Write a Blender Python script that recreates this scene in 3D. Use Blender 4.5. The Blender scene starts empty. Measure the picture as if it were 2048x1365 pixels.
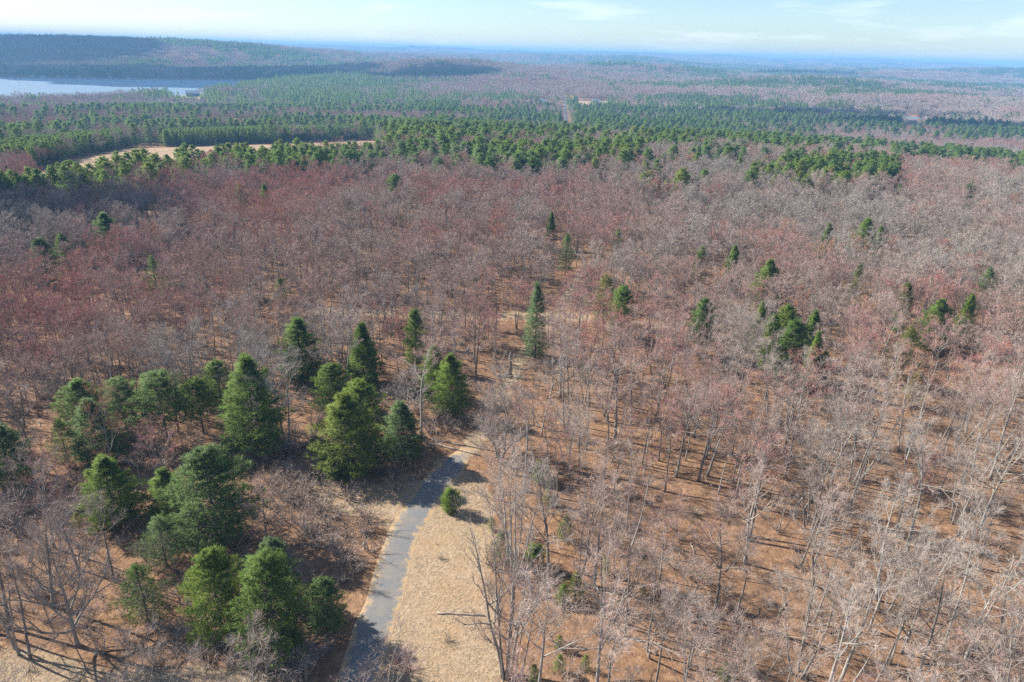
import bpy, math, random
import numpy as np
from mathutils import Vector, Matrix, Euler

SC = bpy.context.scene
COL = SC.collection
RNG = np.random.default_rng(11)
random.seed(5)

# ------------------------------------------------------------------ camera
CAM_H = 58.0
PITCH, ROLL = 23.03, 1.6
IMG_W, IMG_H, FPX = 2048.0, 1365.0, 1365.3          # measured in photograph pixels
cam = bpy.data.cameras.new("camera")
cam.sensor_width = 36.0
cam.lens = 24.0
cam.clip_start, cam.clip_end = 0.5, 60000.0
cam_ob = bpy.data.objects.new("camera", cam)
cam_ob.matrix_world = (Matrix.Translation((0, 0, CAM_H)) @ Matrix.Rotation(math.radians(90 - PITCH), 4, 'X')
                       @ Matrix.Rotation(math.radians(ROLL), 4, 'Z'))
COL.objects.link(cam_ob)
SC.camera = cam_ob
CAM_R = np.array(cam_ob.matrix_world.to_3x3())

# ------------------------------------------------------------------ sky, sun, exposure
SUN_EL, SUN_FWD = math.radians(37.0), math.radians(19.0)   # sun stands to the left and a little ahead
S_DIR = Vector((-math.cos(SUN_EL) * math.cos(SUN_FWD), math.cos(SUN_EL) * math.sin(SUN_FWD), math.sin(SUN_EL)))
world = bpy.data.worlds.new("World")
SC.world = world
world.use_nodes = True
wn, wl = world.node_tree.nodes, world.node_tree.links
wn.clear()
w_out = wn.new("ShaderNodeOutputWorld")
w_bg = wn.new("ShaderNodeBackground")
w_sky = wn.new("ShaderNodeTexSky")
w_sky.sky_type = 'NISHITA'
w_sky.sun_disc = False
w_sky.sun_elevation = SUN_EL
w_sky.sun_rotation = math.atan2(S_DIR.x, S_DIR.y)
w_sky.altitude = 300
w_sky.air_density = 1.0
w_sky.dust_density = 0.3
w_sky.ozone_density = 3.0
w_bg.inputs["Strength"].default_value = 0.073
# thin fair-weather cloud streaks all over the sky
w_tc = wn.new("ShaderNodeTexCoord")
w_map = wn.new("ShaderNodeMapping")
w_map.inputs["Scale"].default_value = (5.0, 5.0, 34.0)
w_map.inputs["Location"].default_value = (1.3, 0.2, 0.4)
w_no = wn.new("ShaderNodeTexNoise")
w_no.inputs["Scale"].default_value = 1.0
w_no.inputs["Detail"].default_value = 6.0
w_no.inputs["Roughness"].default_value = 0.55
w_rmp = wn.new("ShaderNodeMapRange")
w_rmp.inputs["From Min"].default_value = 0.52
w_rmp.inputs["From Max"].default_value = 0.74
w_rmp.inputs["To Max"].default_value = 0.55
w_mix = wn.new("ShaderNodeMix")
w_mix.data_type = 'RGBA'
w_mix.inputs["B"].default_value = (9.5, 9.3, 9.4, 1)
wl.new(w_tc.outputs["Generated"], w_map.inputs["Vector"])
wl.new(w_map.outputs["Vector"], w_no.inputs["Vector"])
wl.new(w_no.outputs["Fac"], w_rmp.inputs["Value"])
wl.new(w_rmp.outputs["Result"], w_mix.inputs["Factor"])
wl.new(w_sky.outputs["Color"], w_mix.inputs["A"])
w_tint = wn.new("ShaderNodeMix")
w_tint.data_type = 'RGBA'
w_tint.blend_type = 'MULTIPLY'
w_tint.inputs["Factor"].default_value = 1.0
w_tint.inputs["B"].default_value = (0.93, 1.0, 1.09, 1)
wl.new(w_mix.outputs["Result"], w_tint.inputs["A"])
wl.new(w_tint.outputs["Result"], w_bg.inputs["Color"])
wl.new(w_bg.outputs["Background"], w_out.inputs["Surface"])

sun = bpy.data.lights.new("sun", 'SUN')
sun.energy = 5.0
sun.angle = math.radians(0.53)
sun.color = (1.0, 0.95, 0.87)
sun_ob = bpy.data.objects.new("sun", sun)
sun_ob.rotation_euler = S_DIR.to_track_quat('Z', 'Y').to_euler()
sun_ob.location = (-50, 20, 90)
COL.objects.link(sun_ob)

SC.view_settings.view_transform = 'Standard'
SC.view_settings.look = 'None'
SC.view_settings.gamma = 1.0
SC.view_settings.use_curve_mapping = False
SC.view_settings.exposure = 1.12
SC.render.engine = 'CYCLES'
SC.cycles.max_bounces = 3
SC.cycles.diffuse_bounces = 1
SC.cycles.glossy_bounces = 2
SC.cycles.transmission_bounces = 2
SC.cycles.volume_bounces = 0
SC.cycles.transparent_max_bounces = 4
SC.cycles.use_denoising = False
SC.cycles.sample_clamp_indirect = 4.0

# ------------------------------------------------------------------ helpers: projection
def ray(px, py):
    d = np.array([(px - IMG_W / 2) / FPX, (IMG_H / 2 - py) / FPX, -1.0])
    return CAM_R @ d

def at(px, py, z=0.0):
    """world point where the sight line of a photograph pixel meets height z"""
    d = ray(px, py)
    t = (z - CAM_H) / d[2]
    return np.array([d[0] * t, d[1] * t, z])

def project(P):
    q = (np.asarray(P, float) - np.array([0, 0, CAM_H])) @ CAM_R
    dep = np.maximum(-q[..., 2], 1e-3)
    return np.stack([IMG_W / 2 + FPX * q[..., 0] / dep, IMG_H / 2 - FPX * q[..., 1] / dep, -q[..., 2]], -1)

def inside(poly, X, Y):
    poly = np.asarray(poly, float)
    r = np.zeros(X.shape, bool)
    j = len(poly) - 1
    for i in range(len(poly)):
        xi, yi = poly[i]
        xj, yj = poly[j]
        if yi != yj:
            c = ((yi > Y) != (yj > Y)) & (X < (xj - xi) * (Y - yi) / (yj - yi) + xi)
            r ^= c
        j = i
    return r

def dist_poly(pts, X, Y):
    best = np.full(X.shape, 1e9)
    for (ax, ay), (bx, by) in zip(pts[:-1], pts[1:]):
        vx, vy = bx - ax, by - ay
        t = np.clip(((X - ax) * vx + (Y - ay) * vy) / (vx * vx + vy * vy + 1e-9), 0, 1)
        best = np.minimum(best, np.hypot(X - ax - t * vx, Y - ay - t * vy))
    return best

# ------------------------------------------------------------------ terrain
def _hash(ix, iy, s):
    h = (ix.astype(np.int64) * 374761393 + iy.astype(np.int64) * 668265263 + s * 69069) & 0x7fffffff
    h = ((h ^ (h >> 13)) * 1274126177) & 0x7fffffff
    return ((h ^ (h >> 16)) & 0xffff) / 65535.0

def vnoise(x, y, s=0):
    ix, iy = np.floor(x), np.floor(y)
    fx, fy = x - ix, y - iy
    fx, fy = fx * fx * (3 - 2 * fx), fy * fy * (3 - 2 * fy)
    a, b = _hash(ix, iy, s), _hash(ix + 1, iy, s)
    c, d = _hash(ix, iy + 1, s), _hash(ix + 1, iy + 1, s)
    return (a * (1 - fx) + b * fx) * (1 - fy) + (c * (1 - fx) + d * fx) * fy - 0.5

def sstep(a, b, v):
    t = np.clip((v - a) / (b - a), 0, 1)
    return t * t * (3 - 2 * t)

LAKE_Z = -42.0
# (x, y, height, radius across, radius along)
HILLS = [(-2250, 2900, 65, 800, 640), (-1500, 3050, 50, 480, 560), (-1000, 3400, 42, 420, 480),
         (-300, 2350, 36, 330, 170), (520, 3050, 44, 560, 230), (1650, 3700, 42, 700, 230), (2900, 4200, 38, 800, 240), (-650, 4300, 44, 700, 260),
         (900, 2150, 20, 420, 150), (-2300, 6200, 66, 1700, 700), (500, 5300, 44, 1000, 280), (2700, 6400, 40, 1500, 330), (900, 7400, 34, 1300, 350),
         (-300, 9600, 62, 3600, 800), (5200, 9800, 40, 2600, 700), (-6000, 9000, 44, 2600, 1200),
         (9000, 11000, 44, 900, 600), (1500, 1900, -8, 420, 260)]
POND = at(1823, 237, -40.0)
LAKE_POLY = [tuple(at(x, y, LAKE_Z)[:2]) for x, y in ((-420, 150), (-200, 153), (0, 156), (100, 157.5), (200, 159), (330, 160), (470, 161.5), (500, 164))]
LAKE_POLY += [tuple(at(x, y, LAKE_Z + 14)[:2]) for x, y in ((440, 168), (370, 173), (300, 178), (200, 181), (100, 183), (0, 185), (-200, 183), (-420, 176))]

def lake_d(x, y):
    """distance outside the lake's shore, negative inside"""
    d = dist_poly(LAKE_POLY + LAKE_POLY[:1], x, y)
    return np.where(inside(LAKE_POLY, x, y), -d, d)

def terrain(x, y):
    x, y = np.asarray(x, float), np.asarray(y, float)
    r = np.hypot(x, y)
    z = 0.9 * vnoise(x / 38, y / 38, 1) + 0.35 * vnoise(x / 13, y / 13, 2)
    z = z - 34 * sstep(320, 900, r)                      # the wood falls away to a broad valley
    a = sstep(450, 1900, r)
    z = z + a * (34 * vnoise(x / 1150 + 3, y / 600, 3) + 24 * vnoise(x / 430, y / 280, 4))
    a2 = sstep(3000, 8000, r)
    z = z + a2 * (52 * vnoise(x / 2300, y / 900, 5) + 26)
    for hx, hy, hh, rx, ry in HILLS:
        z = z + hh * np.exp(-((x - hx) / rx) ** 2 - ((y - hy) / ry) ** 2)
    q = lake_d(x, y)
    w = 1 - sstep(10, 200, q)
    z = z * (1 - w) + w * (LAKE_Z - 1.0 + np.clip(q, -20, 300) * 0.03)
    q = np.hypot(x - POND[0], y - POND[1])
    w = 1 - sstep(26, 160, q)
    z = z * (1 - w) + w * (POND[2] - 1.0)
    return z

def on_ground(px, py, dz=0.0):
    z = 0.0
    for _ in range(12):
        p = at(px, py, z + dz)
        z = 0.5 * z + 0.5 * float(terrain(p[0], p[1]))
    return np.array([p[0], p[1], float(terrain(p[0], p[1]))])

# ------------------------------------------------------------------ materials
def new_mat(name):
    m = bpy.data.materials.new(name)
    m.use_nodes = True
    nt = m.node_tree
    b = nt.nodes["Principled BSDF"]
    b.inputs["Roughness"].default_value = 0.85
    b.inputs["Specular IOR Level"].default_value = 0.15
    return m, nt, b

def N(nt, kind, **kw):
    n = nt.nodes.new(kind)
    for k, v in kw.items():
        if k in n.inputs:
            n.inputs[k].default_value = v
        else:
            setattr(n, k, v)
    return n

def ramp(nt, fac, stops):
    n = nt.nodes.new("ShaderNodeValToRGB")
    e = n.color_ramp.elements
    while len(e) < len(stops):
        e.new(0.5)
    for el, (p, c) in zip(e, stops):
        el.position = p
        el.color = (c[0], c[1], c[2], 1)
    nt.links.new(fac, n.inputs["Fac"])
    return n.outputs["Color"]

def mixc(nt, fac, a, b, blend='MIX'):
    n = nt.nodes.new("ShaderNodeMix")
    n.data_type = 'RGBA'
    n.blend_type = blend
    for s, v in (("Factor", fac), ("A", a), ("B", b)):
        if hasattr(v, "is_output"):
            nt.links.new(v, n.inputs[s])
        elif isinstance(v, (int, float)):
            n.inputs[s].default_value = v
        else:
            n.inputs[s].default_value = (v[0], v[1], v[2], 1)
    return n.outputs["Result"]

def attr(nt, name, kind='GEOMETRY'):
    n = nt.nodes.new("ShaderNodeAttribute")
    n.attribute_name = name
    n.attribute_type = kind
    return n.outputs["Fac"]

def noise(nt, scale, detail=4.0, rough=0.6, vec=None, coord="Object"):
    n = nt.nodes.new("ShaderNodeTexNoise")
    n.inputs["Scale"].default_value = scale
    n.inputs["Detail"].default_value = detail
    n.inputs["Roughness"].default_value = rough
    if vec is None:
        vec = nt.nodes.new("ShaderNodeTexCoord").outputs[coord]
    nt.links.new(vec, n.inputs["Vector"])
    return n.outputs["Fac"]

def maprange(nt, v, a, b, c=0.0, d=1.0):
    n = nt.nodes.new("ShaderNodeMapRange")
    for k, x in (("From Min", a), ("From Max", b), ("To Min", c), ("To Max", d)):
        n.inputs[k].default_value = x
    nt.links.new(v, n.inputs["Value"])
    return n.outputs["Result"]

def math_n(nt, op, a, b=0.0):
    n = nt.nodes.new("ShaderNodeMath")
    n.operation = op
    for i, v in enumerate((a, b)):
        if hasattr(v, "is_output"):
            nt.links.new(v, n.inputs[i])
        else:
            n.inputs[i].default_value = v
    return n.outputs[0]

TWIG_RAMP = [(0.0, (0.47, 0.40, 0.335)), (0.25, (0.50, 0.375, 0.31)), (0.5, (0.52, 0.325, 0.265)),
             (0.78, (0.55, 0.215, 0.18)), (0.9, (0.56, 0.165, 0.13)), (1.0, (0.57, 0.25, 0.10))]
GREEN_RAMP = [(0.0, (0.19, 0.275, 0.135)), (0.3, (0.185, 0.305, 0.068)), (0.6, (0.23, 0.345, 0.048)),
              (0.85, (0.28, 0.33, 0.06)), (1.0, (0.32, 0.315, 0.075))]

def mat_bark():
    m, nt, b = new_mat("bark")
    n1 = noise(nt, 2.2, 5)
    pale = attr(nt, "pale", 'INSTANCER')
    c = ramp(nt, n1, [(0.3, (0.12, 0.098, 0.08)), (0.7, (0.24, 0.205, 0.17))])
    c2 = ramp(nt, n1, [(0.3, (0.42, 0.39, 0.34)), (0.7, (0.60, 0.57, 0.51))])
    nt.links.new(mixc(nt, pale, c, c2), b.inputs["Base Color"])
    return m

def mat_twig():
    m, nt, b = new_mat("twig")
    t = attr(nt, "tint", 'INSTANCER')
    pale = attr(nt, "pale", 'INSTANCER')
    tip = attr(nt, "tip")
    c = ramp(nt, t, TWIG_RAMP)
    base = mixc(nt, pale, (0.25, 0.20, 0.16), (0.50, 0.45, 0.38))
    nt.links.new(mixc(nt, tip, base, c), b.inputs["Base Color"])
    return m

def mat_needle():
    m, nt, b = new_mat("needles")
    t = attr(nt, "tint", 'INSTANCER')
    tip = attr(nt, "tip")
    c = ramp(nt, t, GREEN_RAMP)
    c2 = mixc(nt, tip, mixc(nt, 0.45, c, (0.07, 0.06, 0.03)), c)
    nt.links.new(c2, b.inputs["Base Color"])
    b.inputs["Roughness"].default_value = 0.6
    b.inputs["Specular IOR Level"].default_value = 0.3
    tl = nt.nodes.new("ShaderNodeBsdfTranslucent")
    nt.links.new(c2, tl.inputs["Color"])
    mx = nt.nodes.new("ShaderNodeMixShader")
    mx.inputs["Fac"].default_value = 0.5
    nt.links.new(b.outputs[0], mx.inputs[1])
    nt.links.new(tl.outputs[0], mx.inputs[2])
    nt.links.new(mx.outputs[0], nt.nodes["Material Output"].inputs["Surface"])
    return m

def mat_pine_bark():
    m, nt, b = new_mat("pine_bark")
    nt.links.new(ramp(nt, noise(nt, 3.0, 5), [(0.3, (0.09, 0.07, 0.055)), (0.7, (0.20, 0.16, 0.13))]), b.inputs["Base Color"])
    return m

def mat_flat(name, c, rough=0.8, var=0.25, scale=1.5):
    m, nt, b = new_mat(name)
    lo = tuple(x * (1 - var) for x in c)
    hi = tuple(min(1, x * (1 + var)) for x in c)
    nt.links.new(ramp(nt, noise(nt, scale, 5), [(0.3, lo), (0.7, hi)]), b.inputs["Base Color"])
    b.inputs["Roughness"].default_value = rough
    return m

def mat_ground():
    m, nt, b = new_mat("leaf_litter_and_grass")
    co = nt.nodes.new("ShaderNodeTexCoord").outputs["Object"]
    nf = noise(nt, 2.6, 7, 0.72, co)
    nm = noise(nt, 0.22, 5, 0.6, co)
    nl = noise(nt, 0.05, 4, 0.55, co)
    litter = ramp(nt, nf, [(0.22, (0.075, 0.038, 0.021)), (0.42, (0.185, 0.097, 0.050)), (0.58, (0.31, 0.172, 0.088)), (0.80, (0.48, 0.315, 0.185))])
    litter = mixc(nt, maprange(nt, nm, 0.40, 0.66), litter, mixc(nt, 0.55, litter, (0.335, 0.195, 0.11)))
    litter = mixc(nt, maprange(nt, nl, 0.42, 0.60, 0, 0.5), litter, mixc(nt, 0.6, litter, (0.16, 0.105, 0.075)))
    nd = noise(nt, 0.85, 5, 0.65, co)
    litter = mixc(nt, maprange(nt, nd, 0.50, 0.68, 0, 0.75), litter, (0.105, 0.066, 0.045))
    litter = mixc(nt, maprange(nt, nd, 0.46, 0.30, 0, 0.55), litter, (0.46, 0.295, 0.175))
    grass = ramp(nt, nf, [(0.22, (0.18, 0.12, 0.07)), (0.45, (0.33, 0.235, 0.145)), (0.65, (0.45, 0.34, 0.225)), (0.85, (0.55, 0.445, 0.32))])
    grass = mixc(nt, maprange(nt, nm, 0.45, 0.7, 0, 0.55), grass, (0.40, 0.25, 0.125))
    grass = mixc(nt, maprange(nt, nl, 0.52, 0.66, 0, 0.2), grass, (0.30, 0.27, 0.12))
    grass = mixc(nt, maprange(nt, nd, 0.52, 0.70, 0, 0.7), grass, (0.27, 0.175, 0.10))
    f = math_n(nt, 'ADD', attr(nt, "field"), maprange(nt, nm, 0.25, 0.75, -0.35, 0.35))
    f = math_n(nt, 'ADD', f, maprange(nt, nf, 0.25, 0.75, -0.2, 0.2))
    c = mixc(nt, maprange(nt, f, 0.38, 0.62), litter, grass)
    nt.links.new(c, b.inputs["Base Color"])
    bp = nt.nodes.new("ShaderNodeBump")
    bp.inputs["Strength"].default_value = 0.9
    bp.inputs["Distance"].default_value = 0.25
    nt.links.new(nf, bp.inputs["Height"])
    nt.links.new(bp.outputs["Normal"], b.inputs["Normal"])
    return m

def mat_road():
    m, nt, b = new_mat("worn_asphalt")
    co = nt.nodes.new("ShaderNodeTexCoord").outputs["Object"]
    nf = noise(nt, 5.0, 7, 0.75, co)
    nm = noise(nt, 0.45, 4, 0.6, co)
    c = ramp(nt, nf, [(0.25, (0.105, 0.105, 0.103)), (0.55, (0.18, 0.178, 0.174)), (0.8, (0.28, 0.265, 0.245))])
    c = mixc(nt, maprange(nt, nm, 0.42, 0.68, 0, 0.6), c, (0.25, 0.205, 0.155))
    e = math_n(nt, 'ADD', attr(nt, "edge"), maprange(nt, noise(nt, 1.3, 5, 0.7, co), 0.25, 0.75, -0.45, 0.45))
    c = mixc(nt, maprange(nt, e, 0.62, 0.95), c, (0.40, 0.275, 0.15))
    nt.links.new(c, b.inputs["Base Color"])
    bp = nt.nodes.new("ShaderNodeBump")
    bp.inputs["Strength"].default_value = 0.5
    bp.inputs["Distance"].default_value = 0.05
    nt.links.new(nf, bp.inputs["Height"])
    nt.links.new(bp.outputs["Normal"], b.inputs["Normal"])
    return m

def mat_water():
    m, nt, b = new_mat("lake_water")
    b.inputs["Base Color"].default_value = (0.14, 0.20, 0.25, 1)  # paler than water itself: some of the sky's reflection is put into this colour
    b.inputs["Roughness"].default_value = 0.5
    b.inputs["Specular IOR Level"].default_value = 0.5
    bp = nt.nodes.new("ShaderNodeBump")
    bp.inputs["Strength"].default_value = 0.8
    bp.inputs["Distance"].default_value = 0.8
    nt.links.new(noise(nt, 0.25, 4), bp.inputs["Height"])
    nt.links.new(bp.outputs["Normal"], b.inputs["Normal"])
    return m

M_BARK, M_TWIG, M_NEEDLE, M_PBARK = mat_bark(), mat_twig(), mat_needle(), mat_pine_bark()
M_GROUND, M_ROAD, M_WATER = mat_ground(), mat_road(), mat_water()
M_FARROAD = mat_flat("far_asphalt", (0.15, 0.145, 0.14), 0.8, 0.2, 0.3)
M_DRY = mat_flat("dry_grass", (0.49, 0.375, 0.245), 0.9, 0.35, 3.0)
M_LOG = mat_flat("weathered_wood", (0.30, 0.25, 0.20), 0.9, 0.4, 4.0)
M_CLOUD = mat_flat("cloud_white", (0.9, 0.9, 0.9), 1.0, 0.02, 0.01)
M_WHITE = mat_flat("white_siding", (0.78, 0.78, 0.76), 0.6, 0.05, 2.0)
M_TAN = mat_flat("tan_siding", (0.52, 0.47, 0.40), 0.7, 0.08, 2.0)
M_BLUE = mat_flat("blue_siding", (0.16, 0.23, 0.33), 0.7, 0.08, 2.0)
M_SLATE = mat_flat("slate_roof", (0.21, 0.235, 0.265), 0.8, 0.15, 2.0)
M_BROWNROOF = mat_flat("brown_roof", (0.20, 0.155, 0.13), 0.8, 0.15, 2.0)
M_METALROOF = mat_flat("pale_metal_roof", (0.62, 0.64, 0.66), 0.4, 0.05, 2.0)
M_GLASS = mat_flat("window_glass", (0.05, 0.06, 0.075), 0.15, 0.1, 1.0)

# ------------------------------------------------------------------ mesh building
class Geo:
    """triangles gathered as numpy arrays: vertices, faces, tip weight, material slot"""
    def __init__(self):
        self.v, self.f, self.t, self.m, self.n = [], [], [], [], 0
        self.nv = []

    def add(self, v, f, t, m=0, nv=None):
        v = np.asarray(v, np.float32)
        self.nv.append(np.zeros(v.shape, np.float32) if nv is None else np.asarray(nv, np.float32))
        self.v.append(v)
        self.f.append(np.asarray(f, np.int32) + self.n)
        self.t.append(np.broadcast_to(np.asarray(t, np.float32), (len(v),)))
        self.m.append(np.full(len(f), m, np.int32))
        self.n += len(v)

    def merge(self, g, mat=np.eye(3), off=(0, 0, 0), slot=None):
        nn = np.concatenate(g.nv) @ np.asarray(mat).T
        ln = np.linalg.norm(nn, axis=1, keepdims=True)
        self.nv.append((nn / np.maximum(ln, 1e-6)).astype(np.float32))
        V = np.concatenate(g.v) @ np.asarray(mat).T + np.asarray(off)
        self.v.append(V.astype(np.float32))
        self.f.append(np.concatenate(g.f) + self.n)
        self.t.append(np.concatenate(g.t))
        mm = np.concatenate(g.m)
        self.m.append(mm if slot is None else np.full(len(mm), slot, np.int32))
        self.n += len(V)

    def mesh(self, name, mats, smooth=False):
        V, F = np.concatenate(self.v), np.concatenate(self.f)
        T, Mi = np.concatenate(self.t), np.concatenate(self.m)
        NV = np.concatenate(self.nv)
        me = tri_mesh(name, V, F, mats, {"tip": T}, Mi, smooth or bool(np.any(NV)))
        if np.any(NV):
            me.normals_split_custom_set_from_vertices(NV.tolist())
        return me

def dome_normals(o, e, x, axis_pt, rg, rough=0.45):
    """winding flags and soft outward normals for needle blades"""
    out = o - axis_pt
    out /= np.linalg.norm(out, axis=1, keepdims=True) + 1e-6
    flip = np.einsum('ij,ij->i', np.cross(2 * x, e), out) < 0
    nv = out + rg.normal(0, rough, out.shape)
    nv /= np.linalg.norm(nv, axis=1, keepdims=True)
    return flip, np.repeat(nv, 3, 0)

def blades(g, o, e, x, half, length, axis_pt, rg, tips, slot):
    m = len(o)
    flip, nv = dome_normals(o, e, x, axis_pt, rg)
    x = np.where(flip[:, None], -x, x)
    V = np.stack([o - x * half, o + x * half, o + e * length], 1).reshape(-1, 3)
    g.add(V, np.arange(m * 3).reshape(-1, 3), np.tile(tips, m), slot, nv)

def tri_mesh(name, V, F, mats, attrs=None, mi=None, smooth=False):
    me = bpy.data.meshes.new(name)
    me.vertices.add(len(V))
    me.vertices.foreach_set("co", np.ascontiguousarray(V, np.float32).ravel())
    k = F.shape[1]
    me.loops.add(len(F) * k)
    me.loops.foreach_set("vertex_index", np.ascontiguousarray(F, np.int32).ravel())
    me.polygons.add(len(F))
    me.polygons.foreach_set("loop_start", np.arange(0, len(F) * k, k, dtype=np.int32))
    if mi is not None:
        me.polygons.foreach_set("material_index", mi)
    me.polygons.foreach_set("use_smooth", np.full(len(F), smooth, bool))
    for k_, a in (attrs or {}).items():
        at_ = me.attributes.new(k_, 'FLOAT', 'POINT')
        at_.data.foreach_set("value", np.ascontiguousarray(a, np.float32))
    for m in mats:
        me.materials.append(m)
    me.update(calc_edges=True)
    return me

def put(name, me, parent=None, loc=None):
    o = bpy.data.objects.new(name, me)
    COL.objects.link(o)
    if parent:
        o.parent = parent
    if loc is not None:
        o.location = loc
    return o

def tag(o, label=None, category=None, group=None, kind=None):
    for k, v in (("label", label), ("category", category), ("group", group), ("kind", kind)):
        if v:
            o[k] = v
    return o

def tube(g, P, R, sides, t0=0.0, t1=0.0, m=0, close=True):
    P = np.asarray(P, float)
    n = len(P)
    T = np.gradient(P, axis=0)
    T /= np.linalg.norm(T, axis=1, keepdims=True) + 1e-9
    ref = np.array([0.31, 0.95, 0.05]) if abs(T[0][2]) > 0.5 else np.array([0, 0, 1.0])
    A = np.cross(T, ref)
    A /= np.linalg.norm(A, axis=1, keepdims=True) + 1e-9
    B = np.cross(T, A)
    ang = np.arange(sides) / sides * 2 * math.pi
    R = np.asarray(R, float)[:, None, None]
    V = P[:, None] + R * (np.cos(ang)[None, :, None] * A[:, None] + np.sin(ang)[None, :, None] * B[:, None])
    V = V.reshape(-1, 3)
    F = []
    for i in range(n - 1):
        for k in range(sides):
            a, b = i * sides + k, i * sides + (k + 1) % sides
            F += [(a, b, b + sides), (a, b + sides, a + sides)]
    if close:
        for k in range(1, sides - 1):
            F.append((0, k + 1, k))
            F.append(((n - 1) * sides, (n - 1) * sides + k, (n - 1) * sides + k + 1))
    t = np.repeat(np.linspace(t0, t1, n), sides)
    g.add(V, F, t, m)

# ------------------------------------------------------------------ bare deciduous trees
def unit(v):
    return v / (np.linalg.norm(v) + 1e-9)

def bare_tree(seed, H=17.0, bole=0.42, spread=0.26, limbs=10, n2=5, n3=5, n4=5, shoots=2, stems=1, w=0.014, lean=0.03, steep=0.7, r0=None):
    """trunk (stems and limbs) and crown (twigs) of a leafless tree, root at the origin"""
    rg = np.random.default_rng(seed)
    tr, cr = Geo(), Geo()
    tips = []

    def path(p, d, L, n, up, wob):
        P = [p]
        for _ in range(n):
            d = unit(d + np.array([0, 0, up]) + rg.normal(0, wob, 3))
            p = p + d * L / n
            P.append(p)
        return np.array(P)

    def side(d, a):
        x = unit(np.cross(d, rg.normal(0, 1, 3)))
        return unit(d * math.cos(a) + x * math.sin(a))

    def grow(P, R, lev, L):
        cnt = (0, n2, n3, n4)[lev]
        for k in range(cnt):
            u = 0.22 + 0.78 * (k + rg.uniform(0.2, 1.0)) / cnt
            f = min(u, 0.999) * (len(P) - 1)
            i = int(f)
            p = P[i] + (P[i + 1] - P[i]) * (f - i)
            d = side(unit(P[i + 1] - P[i]), rg.uniform(0.35, 0.95))
            l = L * (0.60, 0.60, 0.58, 0.6)[lev] * rg.uniform(0.6, 1.15) * (1.15 - 0.55 * u)
            r = R * (0.5, 0.55, 0.5, 0.5)[lev]
            if lev == 1:
                Q = path(p, d, l, 4, 0.10, 0.13)
                tube(tr, Q, np.linspace(r, r * 0.4, 5), 4, close=False)
                grow(Q, r, 2, l)
            elif lev == 2:
                Q = path(p, d, l, 2, 0.08, 0.16)
                tube(cr, Q, np.maximum(np.linspace(r, r * 0.4, 3), w * 0.55), 3, 0.15, 0.6, close=False)
                grow(Q, r, 3, l)
            else:
                tips.append((p, d, max(l, 0.55)))
        if lev >= 1:
            tips.append((P[-1], unit(P[-1] - P[-2]), max(L * 0.35, 0.6)))

    for s in range(stems):
        az0 = rg.uniform(0, 6.28)
        ln = lean if stems == 1 else rg.uniform(0.08, 0.22)
        base = np.array([0, 0, -0.4]) if stems == 1 else np.array([math.cos(s * 6.28 / stems) * 0.45, math.sin(s * 6.28 / stems) * 0.45, -0.4])
        if stems > 1:
            az0 = s * 6.28 / stems
        d = unit(np.array([math.cos(az0) * ln, math.sin(az0) * ln, 1]))
        hs = H * (0.9 if s == 0 else rg.uniform(0.72, 0.92))
        P = path(base, d, hs, 10, 0.02, 0.035)
        rr = (r0 or H * 0.0098) * (1 if stems == 1 else 0.75)
        R = rr * (1 - np.linspace(0, 1, 11) ** 1.1 * 0.9)
        R[0] *= 1.35
        tube(tr, P, R, 6)
        nl = limbs if stems == 1 else max(5, int(limbs * 0.7))
        for k in range(nl):
            u = bole + (0.985 - bole) * (k + rg.uniform(0.1, 0.9)) / nl
            f = u * 10
            i = min(int(f), 9)
            p = P[i] + (P[i + 1] - P[i]) * (f - i)
            q = (u - bole) / (1 - bole)
            az = k * 2.4 + rg.uniform(-0.5, 0.5)
            el = steep * (0.75 + 0.5 * q) + rg.uniform(-0.12, 0.12)
            d = np.array([math.cos(az) * math.cos(el), math.sin(az) * math.cos(el), math.sin(el)])
            L = H * spread * (1.15 - 0.62 * q) * rg.uniform(0.75, 1.2)
            r = rr * (1 - u ** 1.1 * 0.9) * 0.62
            Q = path(p, d, L, 5, 0.09, 0.10)
            tube(tr, Q, np.linspace(r, r * 0.35, 6), 5, close=False)
            grow(Q, r, 1, L)
    # twigs: one thin blade each, with a side shoot
    p = np.array([t[0] for t in tips])
    d = np.array([t[1] for t in tips])
    L = np.array([t[2] for t in tips])[:, None]
    d = d + np.array([0, 0, 0.25]) + rg.normal(0, 0.16, d.shape)
    d /= np.linalg.norm(d, axis=1, keepdims=True)
    x = np.cross(d, rg.normal(0, 1, d.shape))
    x /= np.linalg.norm(x, axis=1, keepdims=True)
    n = len(p)
    for sh in range(shoots):
        if sh:
            o = p + d * L * rg.uniform(0.15, 0.7, (n, 1))
            e = d + rg.normal(0, 0.55, d.shape)
            e /= np.linalg.norm(e, axis=1, keepdims=True)
            l = L * rg.uniform(0.45, 0.8, (n, 1))
        else:
            o, e, l = p, d, L
        V = np.stack([o - x * w * 0.5, o + x * w * 0.5, o + e * l + x * w * 0.12, o + e * l - x * w * 0.12], 1).reshape(-1, 3)
        F = np.arange(n)[:, None] * 4
        F = np.concatenate([F + np.array([0, 1, 2]), F + np.array([0, 2, 3])])
        cr.add(V, F, np.tile([0.25, 0.25, 1.0, 1.0], n))
    return tr, cr

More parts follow.
